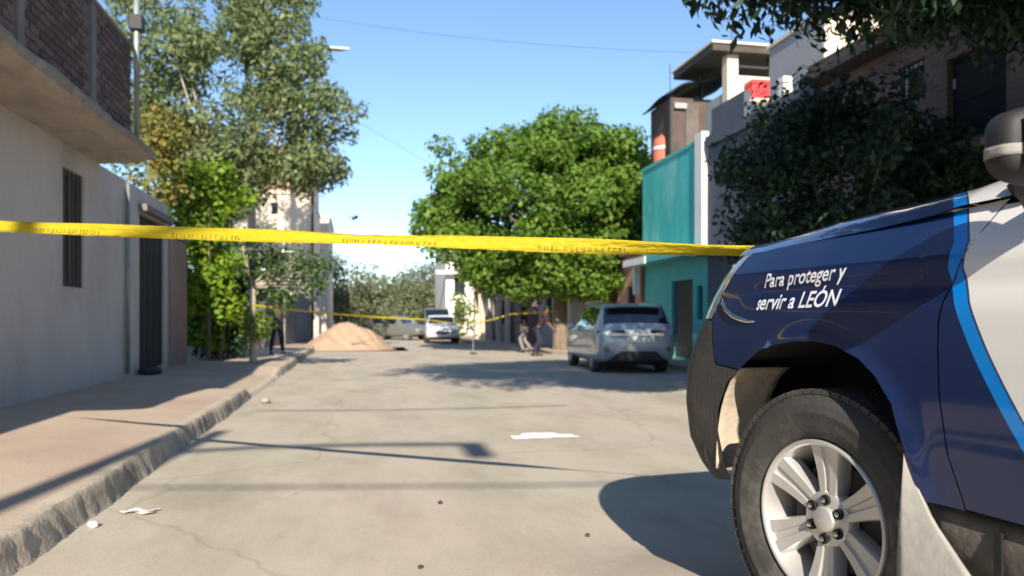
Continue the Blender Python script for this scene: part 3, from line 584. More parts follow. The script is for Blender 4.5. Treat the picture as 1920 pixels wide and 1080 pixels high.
# ------------------------------------------------------------------ right: houses
P8 = PX(8.8, -1)
bh = empty('brick_house', (0, 0, 0), label='shaded two-storey brick house with dark eave behind the dark tree', cat='house')
opb = [(10.72, 11.28, 4.72, 5.36), (9.15, 10.25, 3.75, 5.15), (12.3, 12.6, 4.3, 4.9), (11.4, 12.5, .15, 2.3), (7.4, 8.6, 1.0, 2.2), (7.2, 8.4, 3.9, 5.1)]
wall(MB(), P8, 6.3, 13.5, .1, 5.72, opb, .16, 7).build('wall', MAT['brick_wall'], bh)
MB().box(8.38, 16, 6.1, 13.56, 5.723, 5.90).build('eave', MAT['roof_dark'], bh, bevel=.02); MB().box(8.5, 16, 6.15, 13.5, 5.903, 6.08).build('roof', MAT['roof_dark'], bh, bevel=.02)
window(bh, P8, 10.72, 11.28, 4.72, 5.36, .16, 'white_wall', bars=5, mull=0); door(bh, P8, 9.15, 10.25, 3.75, 5.15, .16, 'dark_open', name='shutter'); window(bh, P8, 12.3, 12.6, 4.3, 4.9, .16, mull=0); door(bh, P8, 11.4, 12.5, .15, 2.3, .16); window(bh, P8, 7.4, 8.6, 1.0, 2.2, .16, bars=6); window(bh, P8, 7.2, 8.4, 3.9, 5.1, .16)
pbox(MB(), P8, 9.0, 10.4, .003, .55, 3.58, 3.70).build('balcony', MAT['castillo'], bh)
sh_ = empty('slate_house', (0, 0, 0), label='slate-grey house, colour darkened for shade, between the brick house and the turquoise house', cat='house')
ops = [(15.2, 16.3, 4.0, 5.1), (16.9, 17.5, 4.6, 5.1), (14.2, 15.4, .15, 2.4), (16.2, 17.3, 1.0, 2.2)]
wall(MB(), P8, 13.55, 18.42, .1, 5.85, ops, .14, 6).build('wall', MAT['slate'], sh_)
window(sh_, P8, 15.2, 16.3, 4.0, 5.1); window(sh_, P8, 16.9, 17.5, 4.6, 5.1, mull=0); door(sh_, P8, 14.2, 15.4, .15, 2.4); window(sh_, P8, 16.2, 17.3, 1.0, 2.2, bars=5)
pbox(MB(), P8, 14.6, 18.4, .003, .45, 2.82, 2.98).build('ledge', MAT['castillo'], sh_); pbox(MB(), P8, 13.6, 18.4, .004, .10, 5.60, 5.86).build('cornice', MAT['slate'], sh_)
MB().box(8.72, 8.92, 14.72, 14.95, 5.863, 6.3).build('parapet_post', MAT['white_wall'], sh_)
MB().box(9.0, 9.62, 17.6, 17.75, 5.862, 6.62).build('roof_wall', MAT['white_wall'], sh_)
MB().box(8.83, 8.98, 16.6, 18.3, 5.862, 6.55, None).build('parapet', MAT['slate'], sh_)
# roof block: cream block, its street side coloured grey for the shade on it
rb = empty('roof_block', (0, 0, 0), label='tall cream block with its shaded street side coloured grey, rising above the slate house', cat='building')
MB().box(9.20, 13.4, 14.0, 16.1, 5.855, 7.35).build('wall', MAT['cream'], rb); MB().box(9.185, 9.197, 14.02, 16.09, 5.86, 7.34).build('side_wall', MAT['grey_and_shade'], rb); MB().box(9.14, 13.5, 13.95, 16.15, 7.353, 7.43).build('coping', MAT['cream'], rb)
# stair tower with flat canopy roof
st = empty('stair_tower', (0, 0, 0), label='cream stair tower with flat overhanging roof on top of the houses', cat='tower')
MB().box(10.12, 12.2, 20.0, 20.18, 5.86, 8.05).build('front_wall', MAT['cream'], st); MB().box(10.12, 10.30, 20.181, 22.0, 5.86, 7.6).build('side_wall', MAT['grey_and_shade'], st)  # grey side wall puts the street-side shade into the colour
MB().box(10.10, 10.42, 19.93, 20.25, 5.86, 8.6).build('column', MAT['cream'], st); MB().box(11.4, 11.52, 20.0, 20.15, 8.052, 8.6).build('post', MAT['iron'], st); MB().box(10.13, 10.20, 21.7, 21.8, 7.6, 8.6).build('post', MAT['iron'], st)
MB().box(10.43, 11.5, 20.05, 20.1, 8.3, 8.36).build('rail', MAT['iron'], st)
MB().box(9.55, 12.6, 19.7, 22.4, 8.603, 8.80).build('roof', MAT['roof_dark'], st); MB().box(9.5, 12.65, 19.65, 22.45, 8.803, 8.86).build('roof_screed', MAT['cream'], st)
rc = empty('red_crate', (0, 0, 0), label='red plastic crate on the ledge of the cream stair tower', cat='crate')
MB().box(10.66, 11.32, 19.55, 19.95, 7.3, 7.8).build('body', MAT['red'], rc, bevel=.04); MB().box(10.62, 11.36, 19.52, 19.97, 7.70, 7.82).build('rim', MAT['red'], rc, bevel=.02)
for k in range(5): MB().box(10.74+.12*k, 10.79+.12*k, 19.53, 19.549, 7.38, 7.66).build('rib', MAT['red'], rc)
pbox(MB(), PY(20.0), 10.45, 11.6, .002, .5, 7.2, 7.297).build('ledge', MAT['cream'], st)
# turquoise house
th = empty('turquoise_house', (0, 0, 0), label='turquoise two-storey house with a dark door beside the parked car', cat='house')
opt = [(19.35, 20.75, .15, 2.3), (18.75, 19.1, 1.2, 2.1)]
wall(MB(), P8, 18.45, 22.85, .1, 2.86, opt, .14, 6).build('ground_floor', MAT['turq_pale'], th)
P85 = PX(8.72, -1); wall(MB(), P85, 18.95, 22.85, 3.03, 5.80, [(20.6, 21.6, 3.9, 4.9)][:0], .1, 5.5).build('upper_floor', MAT['turq'], th)
pbox(MB(), P8, 18.45, 23.0, -5.8, .62, 2.863, 3.025).build('slab', MAT['turq_pale'], th); pbox(MB(), P8, 21.2, 23.05, .622, .66, 2.84, 3.045).build('slab_edge', MAT['white_wall'], th)
door(th, P8, 19.35, 20.75, .15, 2.3, .14, 'door_dark'); window(th, P8, 18.75, 19.1, 1.2, 2.1, mull=0, frame='door_teal')
pbox(MB(), P8, 18.5, 18.93, -.3, .14, 3.03, 6.05).build('white_column', MAT['white_wall'], th); pbox(MB(), P85, 18.95, 22.9, -.12, .03, 5.803, 5.90).build('coping', MAT['turq_pale'], th)
MB().box(8.45, 8.62, 22.86, 22.99, 2.0, 2.83).build('bracket', MAT['white_wall'], th)
# roof shack with tarp and the water tank
sk = empty('roof_shack', (0, 0, 0), label='ramshackle rusty roof shack under a black tarp above the turquoise house', cat='shack')
MB().box(9.05, 10.6, 21.4, 23.0, 5.81, 7.75).build('wall', MAT['rust'], sk); MB().box(8.98, 9.045, 21.3, 21.42, 5.81, 7.9).build('post', MAT['iron'], sk); MB().box(9.5, 9.9, 21.36, 21.397, 6.0, 7.6).build('boards', MAT['wood'], sk)
MB().grid(lambda u, v: (8.85+1.95*u, 21.1+2.1*v, 7.78+.62*math.sin(u*1.9)*(1-.2*v)+.06*math.sin(9*u+5*v)), 16, 10).build('tarp', MAT['tarp'], sk, smooth=True, solid=.05)
MB().box(9.12, 9.5, 21.29, 21.36, 7.42, 7.58, None).build('panel', MAT['grey_and_shade'], sk)
MB().tube([(8.98, 21.3, 7.9), (8.97, 21.3, 8.7)], .012, 6).build('rebar', MAT['iron'], sk); MB().tube([(10.3, 20.1, 8.86), (10.3, 20.1, 9.4)], .012, 6).build('rebar', MAT['iron'], st)
tk = empty('water_tank', (9.16, 22.15, 5.90), label='terracotta plastic water tank with a pale band on the turquoise roof', cat='water tank')
MB().lathe([(0, 0), (.34, 0), (.35, .05), (.35, .38), (.33, .40), (.35, .43), (.35, .70), (.28, .82), (.15, .88), (.14, .93), (0, .94)], 28).build('tank', MAT['tinaco'], tk, smooth=True)
MB().lathe([(.351, .44), (.362, .46), (.362, .52), (.351, .54)], 28).build('band', MAT['white_wall'], tk, smooth=True)
MB().tube([(.0, -.5, .50), (.9, -.5, .54)], .035, 8).build('pipe', MAT['white_wall'], tk)
# further houses
pk = empty('pink_house', (0, 0, 0), label='low pink house partly hidden by the round tree, beyond the turquoise house', cat='house')
Pk = PX(8.75, -1); wall(MB(), Pk, 23.1, 27.3, .1, 3.3, [(23.6, 24.3, 1.1, 2.3), (25.3, 26.3, .15, 2.3)], .14, 6).build('wall', MAT['pink'], pk); window(pk, Pk, 23.6, 24.3, 1.1, 2.3, bars=4); door(pk, Pk, 25.3, 26.3, .15, 2.3); pbox(MB(), Pk, 23.05, 27.35, -6, .2, 3.303, 3.42).build('roof', MAT['castillo'], pk)
th2 = empty('green_gate_house', (0, 0, 0), label='grey house with a teal gate under the round tree', cat='house')
Pg = PX(8.0, -1); wall(MB(), Pg, 27.6, 34.0, .1, 3.4, [(28.6, 30.2, .15, 2.4), (31.5, 32.6, 1.0, 2.2)], .14, 6).build('wall', MAT['grey_and_shade'], th2); door(th2, Pg, 28.6, 30.2, .15, 2.4, mat='door_teal', leaves=2, name='gate_leaf'); window(th2, Pg, 31.5, 32.6, 1.0, 2.2, bars=6); pbox(MB(), Pg, 27.5, 34.1, -6, .25, 3.403, 3.54).build('roof', MAT['castillo'], th2)
for yy in (28.4, 30.3): pbox(MB(), Pg, yy, yy+.16, .003, .12, .1, 2.6).build('pillar', MAT['white_wall'], th2)
bw = empty('mauve_house', (0, 0, 0), label='mauve-brown house with pale posts beyond the teal gate', cat='house')
Pb = PX(7.2, -1); wall(MB(), Pb, 34.4, 44.5, .1, 3.9, [(35.4, 36.6, .15, 2.3), (37.6, 38.8, 1.0, 2.2), (40.2, 41.4, .15, 2.3), (42.4, 43.6, 1.0, 2.2)], .14, 6).build('wall', MAT['purple_brown'], bw)
door(bw, Pb, 35.4, 36.6, .15, 2.3); window(bw, Pb, 37.6, 38.8, 1.0, 2.2, bars=5); door(bw, Pb, 40.2, 41.4, .15, 2.3); window(bw, Pb, 42.4, 43.6, 1.0, 2.2, bars=5); pbox(MB(), Pb, 34.3, 44.6, -6, .35, 3.903, 4.05).build('roof', MAT['peach'], bw)
for yy in (34.7, 37.0, 39.4, 41.8, 44.1): pbox(MB(), Pb, yy, yy+.2, .36, .56, .1, 2.7).build('porch_post', MAT['conc_pole'], bw)
pbox(MB(), Pb, 34.5, 44.4, .3, .62, 2.702, 2.84).build('porch_beam', MAT['conc_pole'], bw)
wh = empty('white_house', (0, 0, 0), label='white and peach two-storey house at the far right end of the street', cat='house')
wall(MB(), PY(56), 6.3, 8.3, 0, 6.3, [(6.9, 7.7, 3.0, 4.3), (6.9, 7.7, .9, 2.1)], .18, 8).build('wall', MAT['white_wall'], wh); window(wh, PY(56), 6.9, 7.7, 3.0, 4.3, .18); window(wh, PY(56), 6.9, 7.7, .9, 2.1, .18); MB().box(5.5, 8.35, 55.3, 55.98, 4.5, 4.75).build('balcony_roof', MAT['white_wall'], wh); MB().box(8.31, 12, 54.2, 62, 0, 5.0).build('wing', MAT['peach'], wh); MB().box(6.2, 8.4, 55.9, 64, 6.303, 6.45).build('roof', MAT['white_wall'], wh); MB().box(8.25, 12.1, 54.1, 62.1, 5.003, 5.12).build('roof', MAT['peach'], wh)

# ------------------------------------------------------------------ right: trees
tree('round_tree', (7.35, 27.6, .1), 8.4, [((-.95, -.4, 5.2), (3.9, 3.2, 2.7), 1.5), ((1.0, -.6, 5.6), (2.7, 2.5, 2.5), .75), ((-3.6, -.2, 4.6), (1.5, 1.5, 1.35), .45), ((-1.6, -.9, 3.0), (2.2, 1.8, .9), .4), ((1.2, -1.3, 2.9), (1.8, 1.5, 1.0), .4), ((-.3, -.4, 7.3), (1.9, 1.6, .95), .35), ((1.9, -.8, 4.0), (1.9, 1.8, 1.8), .4)],
     'large round bright green tree on the right pavement', leaf='leaf_ficus', r0=.30, lsize=.20, aspect=.55, per=430, ncl=100, rcl=(.5, .85), seed=3, limbs=14, fork=.34, inner=.62, flat=.7)
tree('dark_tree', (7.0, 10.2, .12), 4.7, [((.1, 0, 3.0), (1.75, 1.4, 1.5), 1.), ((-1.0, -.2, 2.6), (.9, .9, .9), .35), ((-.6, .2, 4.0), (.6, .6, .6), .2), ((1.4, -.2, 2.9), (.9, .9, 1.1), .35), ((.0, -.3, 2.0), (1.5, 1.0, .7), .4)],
     'dark shaded leafy tree in front of the brick house', leaf='leaf_shaded', r0=.12, lsize=.115, aspect=.5, per=680, ncl=95, rcl=(.28, .5), seed=9, limbs=12, fork=.32, inner=.4)
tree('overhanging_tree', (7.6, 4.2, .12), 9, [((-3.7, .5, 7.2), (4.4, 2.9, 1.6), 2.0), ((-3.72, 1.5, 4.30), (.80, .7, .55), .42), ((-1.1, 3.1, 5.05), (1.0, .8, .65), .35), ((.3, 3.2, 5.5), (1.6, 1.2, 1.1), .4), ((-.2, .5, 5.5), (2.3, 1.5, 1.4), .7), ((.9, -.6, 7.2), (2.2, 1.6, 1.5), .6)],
     'tall dark tree whose drooping branches hang into the top right corner', leaf='leaf_shaded', r0=.26, lsize=.13, aspect=.36, per=680, ncl=170, rcl=(.35, .65), seed=14, droop=2.2, limbs=18, fork=.42, lean=(-.7, .4), inner=.45)

# ------------------------------------------------------------------ pick-up truck (local x forward, y left, z up)
HEAD = 6.0
tr = empty('pickup_truck', (2.374, 2.221, .176), R(90+HEAD), label='navy blue and white police pick-up truck parked in the right foreground', cat='pickup truck')
YP = [(.38, .955), (.56, .985), (.70, 1.0), (.95, 1.008), (1.05, 1.006), (1.11, .998), (1.15, .990), (1.19, .982), (1.24, .955), (1.29, .925), (1.36, .885)]
XC = [(.38, .56), (.46, .67), (.55, .73), (.70, .735), (.85, .71), (1.0, .60), (1.1, .54), (1.2, .47), (1.26, .43), (1.36, .36)]
ARCH = [(-.345, .56), (-.344, .60), (-.33, .69), (-.294, .80), (-.235, .872), (-.177, .915), (-.09, .948), (0, .96), (.10, .957), (.178, .946), (.29, .922), (.37, .885), (.434, .845), (.50, .80), (.555, .70), (.585, .58), (.590, .465)]
def S(s, z):
    y0 = interp(z, YP); xc = interp(z, XC)
    if s <= .30: x, y = s, y0
    elif s <= .72: x, y = .30+(s-.30)*(xc-.30)/.42, y0
    elif s <= 1.1127: a = (s-.72)/.25; x, y = xc+.25*math.sin(a), y0-.25*(1-math.cos(a))
    else: w = y0-.25; y = w*max(0, 1-(s-1.1127)/.75); x = xc+.25+.05*(1-(y/w)**2)
    if -.5 < s < .72:                                   # flared wheel-arch lip and soft crown of the wing
        da = abs(math.hypot((s-.05)/.42, (z-.50)/.46)-1) if z > .5 else 1
        y += .016*math.exp(-(da/.09)**2)
    y -= .010*math.exp(-((z-1.115)/.030)**2)*sstep((.55-s)/.3)            # pressed crease under the shoulder
    return x, y
GAPZ = [(.57, -.495), (.69, -.456), (.84, -.435), (1.02, -.435), (1.08, -.448), (1.2, -.495), (1.29, -.539), (1.335, -.568)]
def warp_f(s, z): return s+(interp(z, GAPZ)+.435)*min(1, max(0, (-.30-s)/.135))
def warp_d(s, z): return s+(interp(z, GAPZ)+.435)*min(1, max(0, (s+.85)/.407))
def patch(sl, zb, zt, nv, name, mat, sgn=1, warp=None, parent=tr, solid=0., off=0., smooth=True):
    m = MB(); nu = len(sl)
    for s in sl:
        a, b = zb(s), zt(s)
        for j in range(nv):
            z = lerp(a, b, j/(nv-1)); ss = warp(s, z) if warp else s; x, y = S(ss, z); m.v.append((x, sgn*(y+off), z))
    for i in range(nu-1):
        for j in range(nv-1):
            k = i*nv+j; q = (k, k+1, k+nv+1, k+nv); m.f.append(q if sgn > 0 else q[::-1])
    return m.build(name, mat if not isinstance(mat, str) else MAT[mat], parent, smooth=smooth, solid=solid, fix=False)
def arr(a, b, st): return list(np.linspace(a, b, max(2, int(abs(b-a)/st)+1)))
HG = [(-.57, 1.322), (-.435, 1.318), (-.35, 1.305), (-.256, 1.298), (-.135, 1.291), (.10, 1.283), (.30, 1.274), (.45, 1.270), (.73, 1.267), (1.0, 1.264)]
zgap = lambda s: interp(s, HG)
def fz_b(s):
    if s <= -.345: return .56
    if s <= .434: return interp(s, ARCH)
    if s <= .587: return interp(s, [(.434, .845), (.45, .85), (.587, .862)])
    return interp(s, [(.587, .862), (.73, 1.025)])
def bz_b(s): return interp(s, ARCH[12:]+[(.60, .43), (.80, .41), (2, .41)])
def bz_t(s): return interp(s, [(.434, .841), (.45, .846), (.587, .857), (.73, 1.02), (2, 1.0)])
fs = sorted(set(arr(-.435, -.345, .015)+[p[0] for p in ARCH[:13]]+arr(-.345, .46, .012)+arr(.46, .73, .02)))
bs = sorted(set(arr(.44, .60, .01)+arr(.60, 1.12, .025)+arr(1.12, 1.862, .06)))
for sg in (1, -1):
    wing = patch(fs, fz_b, lambda s: zgap(s)-.004, 34, 'wing', 'livery', sg, warp_f)
    bp = patch(bs, bz_b, bz_t, 14, 'bumper_half', 'plastic', sg)
    hl = patch(arr(.738, 1.36, .03), lambda s: 1.03, lambda s: 1.255, 10, 'headlight', 'headlight', sg)
    ch_ = [(.345, 1.018), (.40, 1.020), (.46, 1.026), (.54, 1.040), (.62, 1.062), (.68, 1.085), (.735, 1.13)]
    m = MB(); m.tube([(S(s, z)[0], sg*(S(s, z)[1]+.001), z) for s, z in ch_], [.003, .007, .009, .011, .012, .012, .006], 8).build('headlight_trim', MAT['chrome'], tr, smooth=True)
    patch(arr(1.37, 1.862, .05), lambda s: 1.01, lambda s: 1.20, 8, 'grille', 'rubber_black', sg)
    for zz in (1.05, 1.10, 1.15): patch(arr(1.38, 1.862, .05), lambda s: zz-.008, lambda s: zz+.008, 3, 'grille_bar', 'chrome', sg, off=.006)
    # doors, bed side
    dsl = arr(-.439, -1.55, .03)[::-1]
    d1 = patch(dsl, lambda s: .565, lambda s: 1.30, 26, 'front_door', 'livery', sg, warp_d)
    patch(arr(-2.42, -1.56, .05), lambda s: .565, lambda s: 1.30, 20, 'rear_door', 'livery', sg)
    for sh0 in (-1.48, -2.35): MB().tube([(sh0, sg*1.012, 1.12), (sh0+.02, sg*1.045, 1.12), (sh0+.17, sg*1.045, 1.12), (sh0+.19, sg*1.012, 1.12)], .014, 8).build('door_handle', MAT['chrome'], tr, smooth=True)
    rb_z = lambda s: max(.56, .42+math.sqrt(max(0, .47**2-(s+3.6)**2)))
    patch(sorted(set(arr(-4.75, -2.44, .04)+arr(-4.09, -3.11, .02))), rb_z, lambda s: 1.33, 22, 'bed_side', 'livery', sg)
    # sill and mud flap
    m = MB(); m.grid(lambda u, v: (lerp(-.36, -2.9, u), sg*interp(v, [(0, .90), (.3, .955), (.75, .968), (1, .95)]), lerp(.36, .555, v)), 40, 8).build('sill', MAT['sill'], tr, smooth=True, solid=.01)
    MB().box(-.585, -.565, sg*.972-.004, sg*.972+.004, .33, .53).build('sill_slot', MAT['liner'], tr)
    def flapf(u, v):
        z = lerp(.12, .675, v); x0 = interp(z, [(.1, -.40), (.3, -.352), (.5, -.338), (.675, -.333)]); x1 = interp(z, [(.1, -.68), (.25, -.60), (.40, -.535), (.52, -.415), (.60, -.365), (.675, -.338)])
        return (lerp(x0, x1, u), sg*(1.0+.012+.05*(1-u)*interp(z, [(.1, 1), (.4, .7), (.675, 0)])-.01*u), z)
    MB().grid(flapf, 10, 24).build('mud_flap', MAT['flap'], tr, smooth=True, solid=.012)
    # wheel housing
    lz = [(S(s, min(z, .95))[0], z) for s, z in ARCH]
    m = MB(); n = len(lz)
    for yy in (.985, .90, .75, .45):
        m.v += [(x+(.12 if x > .40 else (.03 if x > .3 else (-.02 if x < -.2 else 0))), sg*yy, z+.012) for x, z in lz]
    for j in range(3):
        for i in range(n-1): k = j*n+i; m.f.append((k, k+1, k+n+1, k+n))
    m.build('wheel_housing', MAT['liner'], tr, smooth=True)
    MB().box(-.5, .75, sg*.44-.01, sg*.44+.01, .2, 1.1).build('inner_wing', MAT['liner'], tr)
    dpts = [(.43, .848), (.49, .805), (.53, .745), (.556, .69), (.574, .62), (.586, .54), (.59, .462)]
    m = MB(); m.grid(lambda u, v: ((lambda q: (q[0]+.012+.05*v-.05*v*v, sg*lerp(.985, .78, v), q[1]))((interp(u*6, [(i, dpts[i][0]) for i in range(7)]), interp(u*6, [(i, dpts[i][1]) for i in range(7)])))), 16, 8).build('splash_guard', MAT['sunlit_dust'], tr, smooth=True, solid=-.006)  # dust beige where the sun falls; the shaded rest of the liner is coloured black
    # door glass and mirror
    gl = MB(); gl.grid(lambda u, v: (lerp(lerp(-.80, -1.52, u), lerp(-1.28, -1.52, u), v), sg*lerp(.925, .745, v), lerp(1.305, 1.80, v)), 8, 8).build('door_glass', MAT['car_glass'], tr, smooth=True)
    MB().grid(lambda u, v: (lerp(-1.60, -2.36, u), sg*lerp(.925, .745, v), lerp(1.305, 1.80, v)), 8, 8).build('rear_glass', MAT['car_glass'], tr, smooth=True)
# hood
def hoodf(u, v):
    y = lerp(-.935, .935, v); a = abs(y); ed = 1-(a/.935)**6
    xm = S(.73, 1.26)[0]+.245; xf = xm+.09*(1-(a/.93)**2)-.10*max(0, (a-.70)/.235)**2; x = lerp(-.575, xf, u)
    z = zgap(min(x, .45))-.006+.118*ed*(1 if x < .1 else 1-.30*sstep((x-.1)/.55)); z -= .045*sstep((x-(xf-.10))/.10)**2
    return (x, y, z+.012*math.exp(-((a-.55)/.09)**2)*ed)
MB().grid(hoodf, 60, 70).build('hood', MAT['livery'], tr, smooth=True)
# cab greenhouse
def cab(u, v):      # u across 0..1, v along
    pass
cabp = [(-.56, 1.34, .90), (-1.27, 1.84, .735), (-1.55, 1.90, .72), (-2.3, 1.89, .71), (-2.50, 1.80, .72)]
m = MB(); m.grid(lambda u, v: (interp(v*3, [(0, -1.25), (1, -1.55), (2, -2.3), (3, -2.50)]), lerp(-1, 1, u)*interp(v*3, [(0, .735), (1, .72), (2, .715), (3, .73)]), interp(v*3, [(0, 1.835), (1, 1.89), (2, 1.885), (3, 1.82)])+.035*(1-(2*u-1)**4)), 25, 25).build('roof', MAT['livery'], tr, smooth=True, solid=.03)
MB().grid(lambda u, v: (lerp(-.60, -1.25, v)-.0+.10*(1-(2*u-1)**2)*(1-v*.6), lerp(-1, 1, u)*lerp(.86, .70, v), lerp(1.33, 1.835, v)), 24, 12).build('windshield', MAT['car_glass'], tr, smooth=True)
MB().grid(lambda u, v: (lerp(-2.53, -2.49, v), lerp(-1, 1, u)*lerp(.92, .73, v), lerp(1.30, 1.82, v)), 8, 6).build('rear_window', MAT['car_glass'], tr, smooth=True)
for sg in (1, -1):
    m = MB(); m.tube([(-.575, sg*.905, 1.318), (-.9, sg*.83, 1.57), (-1.27, sg*.742, 1.82)], .04, 8); m.tube([(-1.27, sg*.742, 1.82), (-1.9, sg*.735, 1.83), (-2.48, sg*.735, 1.80)], .035, 8); m.tube([(-1.56, sg*.925, 1.30), (-1.56, sg*.75, 1.81)], .035, 8); m.tube([(-2.44, sg*.925, 1.30), (-2.48, sg*.745, 1.80)], .06, 8); m.build('pillar', MAT['rubber_black'], tr, smooth=True)
box('cowl', MAT['rubber_black'], tr, -.80, -.56, -.84, .84, 1.24, 1.315); box('underbody', MAT['liner'], tr, -4.6, .80, -.42, .42, .34, .75); box('engine_bay', MAT['liner'], tr, -.6, .55, -.43, .43, .75, 1.18)
box('cab_floor', MAT['liner'], tr, -2.5, -.62, -.9, .9, .42, .60); box('bed_floor', MAT['plastic'], tr, -4.7, -2.55, -.93, .93, .80, .86); box('bed_front', MAT['livery'], tr, -2.54, -2.47, -.95, .95, .56, 1.30); box('tailgate', MAT['livery'], tr, -4.79, -4.72, -.93, .93, .60, 1.31, .015); box('rear_bumper', MAT['chrome'], tr, -4.92, -4.80, -.92, .92, .45, .60, .03)
for sg in (1, -1): box('tail_light', MAT['taillight'], tr, -4.80, -4.745, sg*.97-.03, sg*.97+.03, .95, 1.28, .01)
lbar = MB(); lbar.box(-1.85, -1.55, -.62, .62, 1.945, 2.06); lbar.build('light_bar', MAT['red'], tr, bevel=.03)
# mirrors
for sg in (1, -1):
    bm = bmesh.new(); bmesh.ops.create_cube(bm, size=1); bmesh.ops.subdivide_edges(bm, edges=bm.edges, cuts=7, use_grid_fill=True)
    for v in bm.verts:
        c = v.co*2; r = (abs(c.x)**4+abs(c.y)**4+abs(c.z)**4)**.25; c = c/r
        v.co = Vector((c.x*.062*(1-.25*max(0, c.y)), c.y*.115, c.z*.088*(1-.18*max(0, c.y))))
    me = bpy.data.meshes.new('mirror'); bm.to_mesh(me); bm.free()
    mr = link('mirror', me, MAT['rubber_black'], tr, smooth=True); mr.location = (-.775, sg*1.105, 1.378); mr.scale = (.9, .9*sg, .92); mr.rotation_euler.z = sg*R(-6)
    mg = MB().grid(lambda u, v: (-.0665, lerp(-.10, .088, u), lerp(-.072, .072, v)*(1-.25*u**4)), 8, 8).build('mirror_glass', MAT['mirror_glass'], mr, solid=.004)
    def indf(u, v):
        a_ = lerp(R(-62), R(58), u); cx, cy = math.sin(a_), math.cos(a_); rr = (cx**4+cy**4)**.25; cx, cy = cx/rr, cy/rr
        return (cx*.062*(1-.25*max(0, cy))*1.03, cy*.115*1.012, lerp(-.030, -.006, v))
    MB().grid(indf, 16, 4).build('indicator', MAT['flap'], mr, smooth=True, solid=.003)
    MB().tube([(-.72, sg*1.06, 1.315), (-.70, sg*1.0, 1.285), (-.69, sg*.95, 1.27)], [.03, .035, .045], 10).build('mirror_arm', MAT['sill'], tr, smooth=True)
# wheels
def make_wheel(loc, rz, sg):
    tp = [(.247, -.10), (.262, -.122), (.30, -.134), (.345, -.133), (.38, -.120), (.396, -.105), (.402, -.09), (.404, -.03), (.396, -.028), (.396, -.018), (.404, -.016), (.404, .016), (.396, .018), (.396, .028), (.404, .03), (.402, .09), (.396, .105), (.386, .117), (.372, .1245), (.366, .1285), (.352, .133), (.345, .1335), (.338, .1375), (.33, .1375), (.322, .134), (.30, .134), (.285, .130), (.278, .1275), (.262, .122), (.247, .10), (.24, .09)]
    m = MB().lathe(tp, 72, 'y')
    for k in range(66):
        for w in (-1, 1):
            mt = Matrix.Rotation(2*math.pi*(k+.25*w)/66, 4, 'Y') @ Matrix.Translation((0, w*.088, .401)); m.box(-.016, .016, -.030, .030, -.012, .0045, mt)
            mt2 = Matrix.Rotation(2*math.pi*(k+.25*w)/66, 4, 'Y') @ Matrix.Translation((0, w*.112, .388)) @ Matrix.Rotation(R(-w*50), 4, 'X'); m.box(-.012, .012, -.012, .012, -.008, .002, mt2)
    w = m.build('wheel', MAT['tyre'], tr, fix=False); smooth_auto(w, 40); w.location = loc; w.rotation_euler.z = rz; w.scale.y = sg
    rim = MB().lathe([(.249, .100), (.2485, .116), (.244, .1225), (.238, .1225), (.232, .114), (.228, .098), (.220, .06), (.210, .02), (.205, -.09)], 72, 'y').build('rim', MAT['alloy'], w, smooth=True)
    prof = [(-1, -.055), (-.98, -.008), (-.88, .0), (-.26, .0), (-.18, -.008), (0, -.009), (.18, -.008), (.26, .0), (.88, .0), (.98, -.008), (1, -.055)]
    for k in range(6):
        a = R(90+60*k+3); m = MB(); nr = 9
        for i in range(nr):
            t = i/(nr-1); r = lerp(.045, .2315, t); hw = interp(t, [(0, .028), (.2, .034), (.6, .046), (1, .062)]); yc = interp(t, [(0, .080), (.5, .088), (.85, .1), (1, .108)])
            for c, dy in prof: 
                dyy = dy*(1 if t > .12 else .2); px_, pz_ = r*math.cos(a)-c*hw*math.sin(a), r*math.sin(a)+c*hw*math.cos(a); m.v.append((px_, yc+dyy, pz_))
        npf = len(prof)
        for i in range(nr-1):
            for j in range(npf-1): q = i*npf+j; m.f.append((q, q+1, q+npf+1, q+npf))
        o = m.build('spoke', MAT['alloy'], w); smooth_auto(o, 35)
        lx, lz_ = .061*math.cos(a), .061*math.sin(a)
        nut = MB().lathe([(.0165, .086), (.0165, .0945), (.0125, .0945), (.0115, .087)], 16, 'y', (lx, 0, lz_)).build('lug_socket', MAT['liner'], w)
        MB().lathe([(.0095, .082), (.009, .1), (.0, .103)], 6, 'y', (lx, 0, lz_)).build('lug_nut', MAT['chrome'], w)
    MB().lathe([(.088, .04), (.086, .080), (.08, .0845), (.045, .086), (.0, .0865)], 36, 'y').build('hub', MAT['alloy'], w, smooth=True)
    MB().lathe([(.041, .085), (.040, .097), (.035, .101), (.0, .103)], 30, 'y').build('centre_cap', MAT['alloy'], w, smooth=True)
    MB().lathe([(.0, .03), (.17, .03), (.172, .015), (.205, -.02), (.21, -.08)], 36, 'y').build('brake_disc', MAT['disc'], w)
    MB().box(.06, .17, -.02, .045, -.08, .1).build('caliper', MAT['disc'], w, bevel=.015)
    return w
make_wheel((.055, .862, .405), R(7), 1); make_wheel((.055, -.862, .405), R(7), -1); make_wheel((-3.6, .865, .405), 0, 1); make_wheel((-3.6, -.865, .405), 0, -1)
